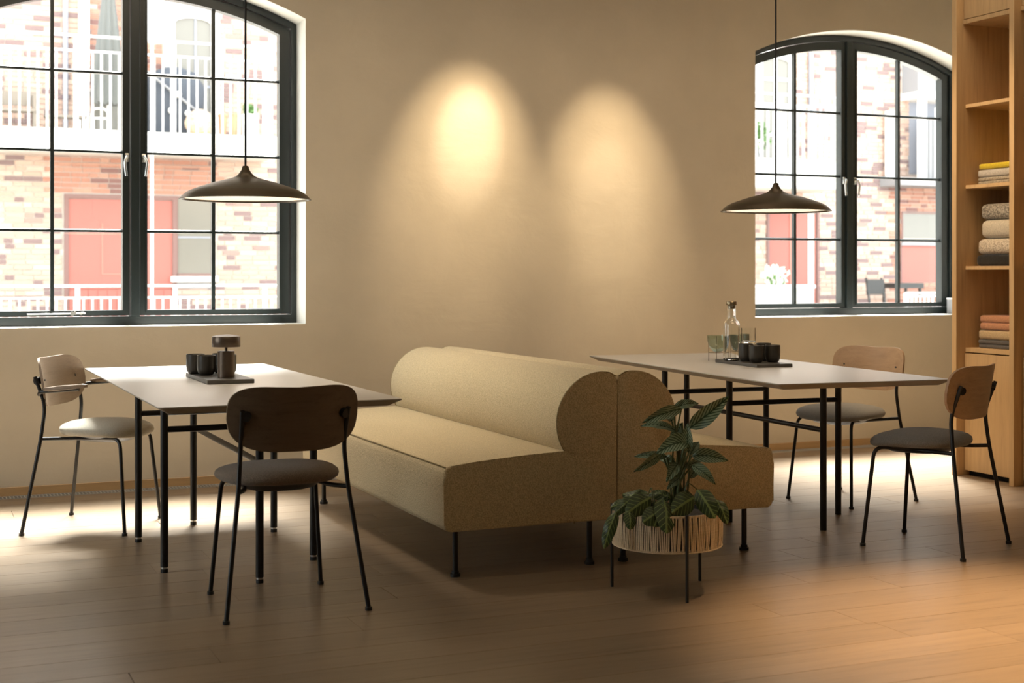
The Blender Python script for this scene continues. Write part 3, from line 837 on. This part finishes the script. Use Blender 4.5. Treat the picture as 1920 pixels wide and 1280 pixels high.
cal = empty('calathea_plant', (2.66, -3.36, .292), label='tall striped broad-leaved plant standing in the woven basket', cat='plant', group='potted plants in the basket')
mar = empty('maranta_plant', (2.56, -3.42, .290), label='low spreading dark plant with pale herringbone veins trailing over the basket rim', cat='plant', group='potted plants in the basket')
for B, T, w, dr, k in LEAVES:
    par = cal if k == 'c' else mar; org = par.location.copy()
    leaf(B, T, w, dr, k, par, org)
    Bv = Vector(B) - org; Tv = Vector(T) - org; d = (Tv - Bv).normalized()
    if k == 'c':
        root = Vector((random.uniform(-.025, .035), random.uniform(-.03, .03), -.003))
        mid = Vector((root.x * .8 + Bv.x * .35, root.y * .8 + Bv.y * .35, Bv.z * .62))
        tube('stem', fillet([root, mid, Bv], .12, 5), [.0042] * 7 + [.0026], M['stem'], par, 6) if False else tube('stem', fillet([root, mid, Bv], .12, 5), .0034, M['stem'], par, 6)
    else:
        root = Vector((Bv.x * .45, Bv.y * .45, -.003)); mid = Vector((Bv.x * .75, Bv.y * .75, max(Bv.z + .03, .05)))
        tube('stem', fillet([root, mid, Bv], .05, 4), .0022, M['stem'], par, 5)
for k in range(5):
    x, y = random.uniform(-.012, .045), random.uniform(-.02, .02)
    tube('stem', [(x, y, -.003), (x * .7 + .012, y * .7, .16), (x * .4 + .03, y, .30)], [.0062, .005, .003], M['stem'], cal, 8)

# ================================================================== PENDANTS
def pendant(x, y, z, label):
    r = empty('pendant_lamp', (x, y, z), label=label, cat='lamp', group='wide bronzed pendant lamps')
    prof = [(0, .134), (.0105, .134), (.0125, .131), (.0165, .118), (.024, .106), (.038, .092), (.060, .083), (.082, .077), (.126, .066), (.176, .050), (.214, .036), (.236, .025), (.250, .013), (.259, .003), (.2645, -.001), (.2640, -.003), (.255, -.003), (.246, .004)]
    lathe('shade', prof, M['bronze'], r, 72, 30)
    lathe('shade_lining', [(.2462, .004), (.240, .008), (.0, .0082)], M['diffuser'], r, 64)
    tube('cord', [(0, 0, .13), (0, 0, ZC - z - .02)], .0044, M['cord'], r, 8)
    lathe('ceiling_rose', [(0, ZC - z - .03), (.05, ZC - z - .03), (.055, ZC - z - .025), (.055, ZC - z), (0, ZC - z)], M['bronze'], r, 24)
    lp = lamp('pendant_bulb', 'AREA', (x, y, z - .004), 2.2, (1.0, .76, .50), aim=(x, y, 0), shape='DISK', size=.42)
    return r
pendant(1.250, -2.34, 1.50, 'wide bronzed metal pendant lamp hanging in front of the left window')
pendant(3.830, -2.30, 1.50, 'wide bronzed metal pendant lamp hanging over the right table')

# ================================================================== THINGS ON THE TABLES
t = empty('serving_tray', (1.252, -1.805, .7305), label='dark grey rectangular tray on the left table', cat='tray', group='dark trays on the tables')
box('tray_slab', -.1, .1, -.25, .25, 0, .0175, M['stone'], t, bev=.0012, seg=1)
t = empty('serving_tray', (3.985, -1.865, .7305), R(-5), label='dark brown rectangular tray on the right table', cat='tray', group='dark trays on the tables')
box('tray_slab', -.1, .1, -.228, .228, 0, .0165, M['stone'], t, bev=.0012, seg=1)
def cup(x, y, z, label, r_=.0415, h=.088, group='dark handleless cups on the left tray'):
    o = lathe('cup', [(0, .003), (r_ * .55, .002), (r_ * .62, 0), (r_ * .78, .005), (r_ * .93, .016), (r_, .032), (r_, h - .002), (r_ - .0015, h), (r_ - .0035, h - .002), (r_ - .004, .030), (r_ * .7, .010), (0, .007)], M['cup'], None, 40)
    o.location = (x, y, z); tag(o, label, 'cup', group); return o
cup(1.210, -1.735, .748, 'dark cup at the front left of the left tray')
cup(1.182, -1.628, .748, 'dark cup at the back left of the left tray, half hidden by the front one')
cup(1.300, -1.622, .748, 'dark cup at the back of the left tray, right of the other back cup')
cup(1.302, -1.735, .748, 'dark cup right behind the small table lamp')
GR = 'dark handleless cups on the right tray'
cup(3.952, -1.850, .747, 'dark cup nearest the glass bottle on the right tray', .0385, .092, GR)
cup(3.944, -1.958, .747, 'dark cup in front, second from the bottle on the right tray', .0385, .088, GR)
cup(4.040, -1.962, .747, 'dark cup at the right end of the right tray', .0385, .088, GR)
cup(4.062, -1.848, .747, 'dark cup at the back of the right tray, behind the front cups', .0385, .092, GR)
tl = empty('table_lamp', (1.262, -1.905, .748), label='small bronzed portable table lamp with a drum shade on the left tray', cat='lamp')
lathe('base', [(0, 0), (.0355, 0), (.0365, .001), (.0365, .113), (.0355, .114), (0, .114)], M['lampmetal'], tl, 48)
lathe('stem', [(.0062, .112), (.0062, .137)], M['lampmetal'], tl, 16)
lathe('shade', [(0, .186), (.02, .1848), (.045, .1815), (.0605, .1775), (.0612, .1765), (.0612, .133), (.0605, .132), (0, .134)], M['lampmetal'], tl, 56)
# bottle
bt = empty('glass_bottle', (3.930, -1.748, .747), label='clear glass water bottle with a metal stopper on the right tray', cat='bottle')
lathe('bottle_body', [(0, 0), (.038, 0), (.0425, .005), (.0425, .184), (.041, .194), (.036, .203), (.028, .209), (.0232, .216), (.0222, .226), (.0222, .276), (.0235, .280), (.0225, .283), (.0190, .283), (.0195, .226), (.0205, .217), (.0255, .2065), (.033, .2005), (.038, .192), (.0395, .183), (.0395, .012), (.034, .007), (0, .006)], M['clear'], bt, 48)
lathe('stopper', [(0, .268), (.017, .268), (.0182, .272), (.0182, .285), (.0262, .287), (.0272, .291), (.0272, .303), (.0255, .307), (0, .308)], M['brass'], bt, 32)
def tumbler(z, label):
    bm = bmesh.new(); n = 96; r_ = .0375; h = .083
    def ring(r, z, rib=0): return [bm.verts.new(((r + rib * math.cos(k * PI)) * math.cos(2 * PI * k / n), (r + rib * math.cos(k * PI)) * math.sin(2 * PI * k / n), z)) for k in range(n)]
    L = [ring(r_ - .003, 0), ring(r_, .004), ring(r_, .016), ring(r_, .020, .0007), ring(r_, h - .004, .0007), ring(r_, h), ring(r_ - .0022, h), ring(r_ - .0026, .016), ring(r_ - .010, .011)]
    for A, B in zip(L, L[1:]):
        for k in range(n): bm.faces.new((A[k], A[(k + 1) % n], B[(k + 1) % n], B[k]))
    bm.faces.new(L[0][::-1]); bm.faces.new(L[-1])
    o = bm_obj('glass_tumbler', bm, M['clear'], None, True, 50); o.location = (4.050, -1.722, z)
    tag(o, label, 'glass', 'stacked clear tumblers')
tumbler(.747, 'lower clear ribbed glass tumbler of the stack behind the dark cups')
tumbler(.8305, 'upper clear ribbed glass tumbler, standing above the dark cups')
def bowl(x, y, label):
    r = empty('bowl_stand', (x, y, .7305), R(-20), label=label, cat='bowl', group='smoky green glass bowls on wire stands')
    rr = .0600
    prof = []
    for k in range(0, 13): a = PI / 2 * k / 12; prof.append((rr * .97 * math.sin(a) ** .8, .135 - .092 * math.cos(a)))
    inn = [((rr * .97 - .0022) * math.sin(PI / 2 * k / 12) ** .8, .135 - .0895 * math.cos(PI / 2 * k / 12)) for k in range(12, -1, -1)]
    lathe('bowl', prof + inn, M['green_glass'], r, 48)
    for k in range(3):
        a = R(205 + 120 * k); x_, y_ = rr * math.cos(a), rr * math.sin(a)
        tube('leg', [(x_, y_, 0), (x_, y_, .128)], .0016, M['bronze'], r, 8)
        tube('support', [(x_, y_, .044), (0, 0, .0405)], .0014, M['bronze'], r, 8)
bowl(4.005, -1.492, 'smoky green glass bowl on a thin wire stand left of the bottle')
bowl(4.190, -1.415, 'smoky green glass bowl on a thin wire stand seen through the bottle')

# ================================================================== COURTYARD
YW, YB = 13.3, 12.1
tag(box('pavement', -14, 34, 0.32, YW + 3, -.30, -.02, M['paving']), label='grey courtyard paving', kind='structure')
bd = empty('brick_building', (0, YW, 0), label='pale brick building across the courtyard with red doors and white trim', cat='building')
box('wall_slab', -9, 30, .012, 2.5, -.3, 11.5, M['mortar'], bd)
SKIP = [(2.04, 3.69, -.1, 2.40), (3.62, 4.30, 1.06, 2.40), (3.48, 4.34, 3.1, 5.30), (2.48, 2.98, 3.28, 3.92), (14.20, 15.34, -.1, 2.40), (13.95, 14.82, 3.2, 5.30), (17.22, 19.6, 4.46, 5.9), (17.22, 19.2, 1.02, 2.40), (17.4, 19.2, 3.1, 4.46)]
def in_red(x, z):
    return (2.41 < x < 4.30 and 2.97 < z < 6) or (1.85 < x < 4.30 and 2.36 < z <= 2.97) or (17.0 < x < 20 and .3 < z < 2.98)
CH, BL = .0752, .262
indiv = {'p': [], 'r': []}; joined = {'p': [], 'r': []}
row = 0; z = -.02
while z < 6.7:
    x = -.6 + (BL / 2 if row % 2 else 0) + random.uniform(-.02, .02)
    while x < 20.2:
        a, b = x + .006, x + BL - .006; xc = (a + b) / 2; zc = z + CH / 2
        if random.random() < .28: b = a + .5 * (b - a)
        xn = b + .006
        for (s0, s1, t0, t1) in SKIP:
            if t0 < zc < t1 and b > s0 and a < s1:
                if a < s0 - .03: b = s0
                elif b > s1 + .03: a = s1
                else: a = b
        if b - a > .03:
            key = 'r' if in_red((a + b) / 2, zc) else 'p'
            near = (1.0 < xc < 2.05 and .6 < z < 2.95) or (4.25 < xc < 5.2 and .6 < z < 3.0)
            (indiv if near and len(indiv['p']) + len(indiv['r']) < 300 and b - a > .1 else joined)[key].append((a, b, z + .006, z + CH - .006, random.uniform(0, .006)))
        x = xn
    z += CH; row += 1
def brickset(lst, mat, name):
    V, F = [], []
    for a, b, c, d, pr in lst:
        n = len(V); y0, y1 = -pr, .02
        V += [(a, y0, c), (b, y0, c), (b, y0, d), (a, y0, d), (a, y1, c), (b, y1, c), (b, y1, d), (a, y1, d)]
        F += [(n, n + 1, n + 2, n + 3), (n, n + 4, n + 5, n + 1), (n + 1, n + 5, n + 6, n + 2), (n + 2, n + 6, n + 7, n + 3), (n + 3, n + 7, n + 4, n)]
    o = mesh_obj(name, V, F, mat, bd); o['kind'] = 'stuff'
brickset(joined['p'], M['brick_i'], 'brick_courses'); brickset(joined['r'], M['rbrick_i'], 'brick_courses')
bmesh_cache = {}
for key, mat in (('p', M['brick']), ('r', M['rbrick'])):
    for a, b, c, d, pr in indiv[key]:
        w = round(b - a, 2)
        if (key, w) not in bmesh_cache:
            bm = bmesh.new(); add_box(bm, -w / 2, w / 2, 0, .022, -.0316, .0316)
            me = bpy.data.meshes.new('brick'); bm.to_mesh(me); bm.free(); me.materials.append(mat); bmesh_cache[key, w] = me
        o = bpy.data.objects.new('brick', bmesh_cache[key, w]); link(o, bd); o.location = ((a + b) / 2, -pr, (c + d) / 2)
def B(name, x0, x1, z0, z1, y0, y1, mat, par=None, bev=0):
    return box(name, x0, x1, y0, y1, z0, z1, M[mat], par or bd, bev)
# red double door with window, left
def frame(x0, x1, z0, z1, w, mat, y0=-.03, y1=.03, par=None, bottom=True):
    f = B('frame', x0, x1, z1 - w, z1, y0, y1, mat, par)
    B('frame', x0, x0 + w, z0, z1 - w, y0, y1, mat, par); B('frame', x1 - w, x1, z0, z1 - w, y0, y1, mat, par)
    if bottom: B('frame', x0, x1, z0, z0 + w, y0, y1, mat, par)
d = B('door', 2.13, 3.63, -.02, 2.30, -.005, .03, 'redpaint'); d['label'] = 'red painted double door'
frame(2.07, 3.69, -.02, 2.37, .062, 'brownpaint', bottom=False)
for x0, x1, z0, z1 in ((2.60, 2.615, 1.2, 1.95), (2.6, 3.2, 1.19, 1.205), (3.19, 3.205, 1.2, 1.95)):
    B('door_moulding', x0, x1, z0, z1, -.014, -.004, 'redpaint2')
B('door_rail', 2.13, 3.63, .98, 1.02, -.02, -.004, 'redpaint')
for k in range(11): B('door_board', 2.14 + k * .136, 2.14 + k * .136 + .126, 0, .965, -.014, -.004, 'redpaint')
wn = B('window', 3.69, 4.24, 1.20, 2.34, 0, .03, 'farglass'); frame(3.67, 4.26, 1.17, 2.37, .035, 'brownpaint', -.02, .03)
B('window_bar', 3.70, 4.23, 1.74, 1.765, -.012, .01, 'greypaint'); B('window_sill', 3.60, 4.30, 1.075, 1.165, -.10, .02, 'whitepaint', bev=.01)
B('panel', 3.66, 4.27, .98, 1.07, -.02, .02, 'greyclad')
B('cornice', 1.8, 4.8, 2.935, 2.995, -.05, .02, 'concrete'); B('cornice', 2.0, 4.3, 2.80, 2.825, -.02, .02, 'rbrick')
# upper floor, left
lathe('drainpipe', [(.038, 3.2), (.038, 11.4)], M['greypaint'], bd, 16, cx=2.085, cy_=-.05)
B('pilaster', 2.27, 2.42, 3.15, 7.5, -.05, .02, 'whitepaint')
def arch_surround(x0, x1, z0, z1, w, par):
    c = (x0 + x1) / 2; h = (x1 - x0) / 2; n = 12
    ap = .12
    out = [(x0 - w, z0), (x1 + w, z0)] + [(c + (h + w) * math.cos(PI * k / n), z1 + w * .9 + ap * math.sin(PI * k / n)) for k in range(n + 1)]
    inn = [(x0, z0 + .001), (x1, z0 + .001)] + [(c + h * math.cos(PI * k / n), z1 + ap * .7 * math.sin(PI * k / n)) for k in range(n + 1)]
    s = ring_prism('window_surround', out, inn, -.04, .03, M['whitepaint'], par)
arch_surround(3.66, 4.20, 3.2, 4.98, .13, bd)
B('window', 3.66, 4.20, 3.2, 5.08, .0, .03, 'farglass'); B('window_bar', 3.955, 3.985, 3.2, 5.08, -.015, .01, 'greypaint'); B('window_bar', 3.66, 4.2, 4.02, 4.06, -.015, .01, 'greypaint')
B('window', 2.50, 2.96, 3.30, 3.88, .0, .03, 'farglass'); B('window_sill', 2.44, 3.05, 3.885, 3.925, -.06, .02, 'whitepaint')
# right part
d = B('door', 14.27, 15.27, -.02, 2.30, -.005, .03, 'redpaint'); d['label'] = 'red painted door behind the flower box'
frame(14.20, 15.34, -.02, 2.38, .055, 'brownpaint', bottom=False)
B('door_stile', 14.70, 14.76, 0, 2.3, -.02, -.003, 'redpaint2'); B('door_stile', 15.10, 15.22, 0, 2.3, -.015, -.003, 'canvas')
arch_surround(14.10, 14.68, 3.2, 5.02, .12, bd); B('window', 14.10, 14.68, 3.2, 5.12, 0, .03, 'farglass')
for zz in (3.7, 4.2, 4.7): B('window_bar', 14.1, 14.68, zz, zz + .05, -.02, .01, 'whitepaint')
B('window_bar', 14.36, 14.42, 3.2, 5.1, -.02, .01, 'whitepaint')
lathe('drainpipe', [(.045, 3.0), (.045, 11.4)], M['greypaint'], bd, 16, cx=15.13, cy_=-.06)
B('grey_gable', 17.25, 19.5, 4.60, 5.85, -.45, .03, 'greyclad'); B('beam', 17.22, 19.5, 4.48, 4.60, -.50, .03, 'whitepaint')
B('post', 17.30, 17.42, 3.0, 4.48, -.48, -.36, 'whitepaint'); B('post', 17.56, 17.64, 3.0, 4.30, -.62, -.54, 'whitepaint'); B('post', 18.15, 18.25, 3.0, 4.48, -.48, -.36, 'whitepaint')
B('post', 16.78, 16.90, 3.0, 4.25, -.20, -.08, 'whitepaint')
for k in range(16): B('screen_slat', 17.42 + k * .105, 17.42 + k * .105 + .085, 2.98, 4.12, -.42, -.40, 'greyclad')
B('screen_back', 17.4, 19.2, 3.1, 4.46, 0, .03, 'greypaint')
B('ledge', 16.72, 19.4, 2.84, 2.98, -.62, .02, 'greyclad')
wn = B('window', 17.26, 19.0, 1.88, 2.34, 0, .03, 'farglass'); frame(17.22, 19.2, 1.78, 2.38, .03, 'brownpaint', -.02, .03)
B('window_sill', 17.2, 19.2, 1.74, 1.80, -.05, .02, 'greyclad'); B('panel', 17.24, 19.15, 1.04, 1.74, -.008, .03, 'redpaint'); B('frame', 17.20, 17.235, 1.02, 1.76, -.02, .03, 'brownpaint')

def railing(name, x0, x1, zt, zm, zb, posts, label, step=.120, y=YB, post_w=.028):
    r = empty(name, (x0, y, zb), label=label, cat='railing', group='white courtyard railings')
    L = x1 - x0
    box('rail', 0, L, -.018, .018, zt - zb - .018, zt - zb + .010, M['whitepaint'], r)
    box('rail', 0, L, -.014, .014, zm - zb - .014, zm - zb + .010, M['whitepaint'], r)
    for p in posts: box('post', p - x0 - post_w, p - x0 + post_w, -.025, .025, 0, zt - zb, M['whitepaint'], r)
    bm = bmesh.new(); add_box(bm, -.011, .011, -.011, .011, 0, zm - zb)
    me = bpy.data.meshes.new('baluster'); bm.to_mesh(me); bm.free(); me.materials.append(M['whitepaint'])
    k = 0; x = .05
    while x < L:
        o = bpy.data.objects.new('baluster', me); link(o, r); o.location = (x, 0, 0); x += step
railing('balcony_railing', -.6, 4.90, 4.50, 4.29, 3.20, (.78, 2.11, 3.44, 4.78), 'white balcony railing seen through the upper left window')
railing('terrace_railing', -.6, 5.6, 1.04, .87, .0, (.80, 2.13, 3.46, 4.75), 'low white terrace railing seen through the bottom of the left window')
railing('balcony_railing', 12.3, 14.9, 4.28, 4.1, 3.17, (12.35, 13.7, 14.85), 'white balcony railing seen through the upper part of the right window')
railing('terrace_railing', 16.5, 19.0, .86, .80, .0, (16.52, 17.6), 'white slatted terrace railing seen at the lower right of the right window', step=.095, y=12.3, post_w=.04)
for (nm, x0, x1, z0, z1, lb) in (('balcony_slab', -.7, 5.0, 2.93, 3.20, 'pale concrete balcony slab crossing the left window'), ('balcony_slab', 12.2, 15.0, 2.68, 3.17, 'pale concrete balcony slab at the left of the right window')):
    o = box(nm, x0, x1, YB - .03, YW, z0, z1, M['concrete'], None, bev=.006); tag(o, lb, 'balcony', 'concrete balconies')
def parasol(x, y, z0, zb, zt, rb, mat, label):
    r = empty('parasol', (x, y, z0), label=label, cat='parasol', group='folded parasols on the balcony')
    tube('pole', [(0, 0, 0), (0, 0, zt - z0)], .022, M['whitepaint'], r, 10)
    bm = bmesh.new(); n = 40; rs = []
    for zz, k in ((zb, 1.0), (zb + .08, 1.06), ((zb * 2 + zt) / 3, .8), ((zb + 2 * zt) / 3, .45), (zt, .12)):
        rs.append([bm.verts.new((rb * k * (1 + .22 * math.cos(8 * 2 * PI * q / n)) * math.cos(2 * PI * q / n), rb * k * (1 + .22 * math.cos(8 * 2 * PI * q / n)) * math.sin(2 * PI * q / n), zz - z0 + .02 * math.cos(8 * 2 * PI * q / n) * k)) for q in range(n)])
    for A, C in zip(rs, rs[1:]):
        for i in range(n): bm.faces.new((A[i], A[(i + 1) % n], C[(i + 1) % n], C[i]))
    bm.faces.new(rs[0]); bm.faces.new(rs[-1][::-1])
    bm_obj('canopy', bm, M[mat], r, True, 60)
parasol(2.60, 12.55, 3.20, 3.62, 5.75, .19, 'tarp', 'folded dark grey parasol standing on the balcony')
parasol(3.06, 11.6, -.02, 4.40, 6.4, .17, 'canvas', 'folded white parasol close behind the window mullion')
# covered barbecue with a bar and knobs
g = empty('covered_grill', (3.58, 12.97, 3.20), label='blue grey covered barbecue on the balcony behind the white railing', cat='grill')
bm = bmesh.new(); rs = []
for zz, a, b in ((0, .40, .25), (.45, .42, .27), (.75, .46, .28), (.98, .30, .2), (1.05, .12, .1)):
    rs.append([bm.verts.new((a * sgnp(math.cos(2 * PI * k / 24), .7) + .02 * math.sin(5 * k), b * sgnp(math.sin(2 * PI * k / 24), .7), zz)) for k in range(24)])
for A, C in zip(rs, rs[1:]):
    for i in range(24): bm.faces.new((A[i], A[(i + 1) % 24], C[(i + 1) % 24], C[i]))
bm.faces.new(rs[-1]); bm_obj('cover', bm, M['bluetarp'], g, True)
tube('bar', [(-.45, -.31, .95), (.35, -.31, .35)], .02, M['greyclad'], g, 8)
for x_, z_ in ((.02, .62), (-.08, .38), (.16, .35)): lathe('knob', [(0, z_ - .05), (.035, z_ - .035), (.05, z_), (.035, z_ + .035), (0, z_ + .05)], M['canvas'], g, 12, cx=x_, cy_=-.33)
dg = lathe('pampas_tuft', [(0, .0), (.13, .02), (.21, .12), (.22, .2), (.17, .31), (.08, .37), (0, .39)], M['beigeplush'], None, 24); dg.location = (3.86, 12.36, 3.20)
tag(dg, 'round beige tuft of dry grass on the balcony floor', 'plant')
for i, (x_, hh, lb) in enumerate(((4.22, .34, 'slim terracotta pot, left of two on the balcony'), (4.38, .36, 'slim terracotta pot, right of two on the balcony'))):
    p = lathe('flower_pot', [(0, 0), (.045, 0), (.065, hh * .9), (.072, hh * .9), (.072, hh), (.06, hh), (.058, hh * .85), (0, hh * .85)], M['terracotta'], None, 20); p.location = (x_, 12.5, 3.20)
    tag(p, lb, 'pot', 'terracotta pots on the balcony')
p = empty('balcony_planter', (4.62, 12.5, 3.20), label='white planter box with green leaves at the balcony end', cat='planter')
box('planter_box', -.11, .11, -.1, .1, 0, .36, M['whitepaint'], p, bev=.01)
def bush(name, parent, loc, r_, n, mat, sz=.05):
    bm = bmesh.new()
    for k in range(n):
        v = Vector((random.gauss(0, 1), random.gauss(0, 1), random.gauss(0, 1))).normalized() * r_ * random.uniform(.4, 1)
        v.z *= .8; m_ = Euler((random.uniform(0, 6), random.uniform(0, 6), random.uniform(0, 6))).to_matrix()
        q = [bm.verts.new(Vector(loc) + v + m_ @ Vector(c)) for c in ((-sz, 0, 0), (0, -sz * .5, .006), (sz, 0, 0), (0, sz * .5, .006))]
        bm.faces.new(q)
    o = bm_obj(name, bm, mat, parent); o['kind'] = 'stuff'; return o
bush('foliage', p, (0, 0, .42), .12, 90, M['green'])
c = empty('garden_chair', (2.47, 12.45, 3.20), label='white metal garden chair with an arched back on the balcony', cat='chair')
tube('back_frame', fillet([(-.11, 0, 0), (-.11, 0, .34), (.11, 0, .34), (.11, 0, 0)], .09, 6), .014, M['whitepaint'], c, 8)
tube('seat_frame', fillet([(-.11, 0, .18), (-.11, -.2, .18), (.11, -.2, .18), (.11, 0, .18)], .05, 4), .012, M['whitepaint'], c, 8)
for s in (-1, 1): tube('leg', [(s * .11, -.2, .18), (s * .11, -.22, 0)], .011, M['whitepaint'], c, 8)
c = empty('bench', (1.30, 12.6, 3.20), label='dark weathered bench at the left end of the balcony', cat='bench')
box('seat_plank', -.35, .35, -.12, .12, .26, .30, M['woodgrey'], c); box('back_plank', -.35, .35, .10, .13, .36, .56, M['woodgrey'], c)
for s in (-1, 1): box('leg', s * .3 - .02, s * .3 + .02, -.1, .13, 0, .56 if s < 0 else .5, M['woodgrey'], c)
c = empty('bench', (2.02, 12.6, 3.20), label='low weathered bench near the drainpipe on the balcony', cat='bench')
box('seat_plank', -.28, .28, -.12, .12, .20, .235, M['woodgrey'], c)
for s in (-1, 1): box('leg', s * .24 - .02, s * .24 + .02, -.1, .1, 0, .2, M['woodgrey'], c)
p = empty('balcony_shrub', (13.45, 12.62, 3.17), label='green leafy shrub with white blossoms on the balcony behind the right window', cat='plant')
lathe('pot', [(0, 0), (.14, 0), (.18, .22), (.17, .22), (0, .2)], M['greyclad'], p, 20)
bush('foliage', p, (0, 0, .42), .34, 420, M['green'], .06); bush('blossom', p, (0, -.15, .30), .22, 40, M['flower'], .05)
p = empty('flower_box', (13.75, 12.2, -.02), label='pale slatted flower box with white flowers before the red door', cat='planter')
for k in range(9): box('slat', -.95 + k * .17, -.95 + k * .17 + .155, -.16, -.135, .05, 1.0, M['concrete'], p)
box('planter_box', -.95, .58, -.135, .16, 0, .98, M['woodgrey'], p); box('cap', -.97, .60, -.18, .18, .98, 1.03, M['whitepaint'], p)
bush('foliage', p, (-.1, 0, 1.1), .2, 120, M['green'], .05); bush('blossom', p, (-.15, -.05, 1.2), .25, 90, M['flower'], .06)
c = empty('garden_chair', (16.15, 12.5, -.02), label='dark garden chair leaning by the brick wall behind the right window', cat='chair')
for x_ in (-.22, .12): tube('leg', [(x_, -.1, 0), (x_ - .02, .02, .55), (x_ - .05, .12, 1.15)], .022, M['plastic'], c, 8)
for x_ in (-.22, .12): tube('leg', [(x_, -.55, 0), (x_, -.5, .5)], .02, M['plastic'], c, 8)
box('seat', -.26, .16, -.55, 0, .48, .52, M['plastic'], c); box('backrest', -.28, .10, .07, .10, .85, 1.12, M['plastic'], c)
tb = empty('garden_table', (16.75, 12.7, -.02), label='dark garden table beside the garden chair in the courtyard', cat='table')
box('tabletop', -.3, .3, -.25, .25, .96, 1.05, M['plastic'], tb)
for x_ in (-.25, .25):
    for y_ in (-.2, .2): box('leg', x_ - .02, x_ + .02, y_ - .02, y_ + .02, 0, .96, M['plastic'], tb)
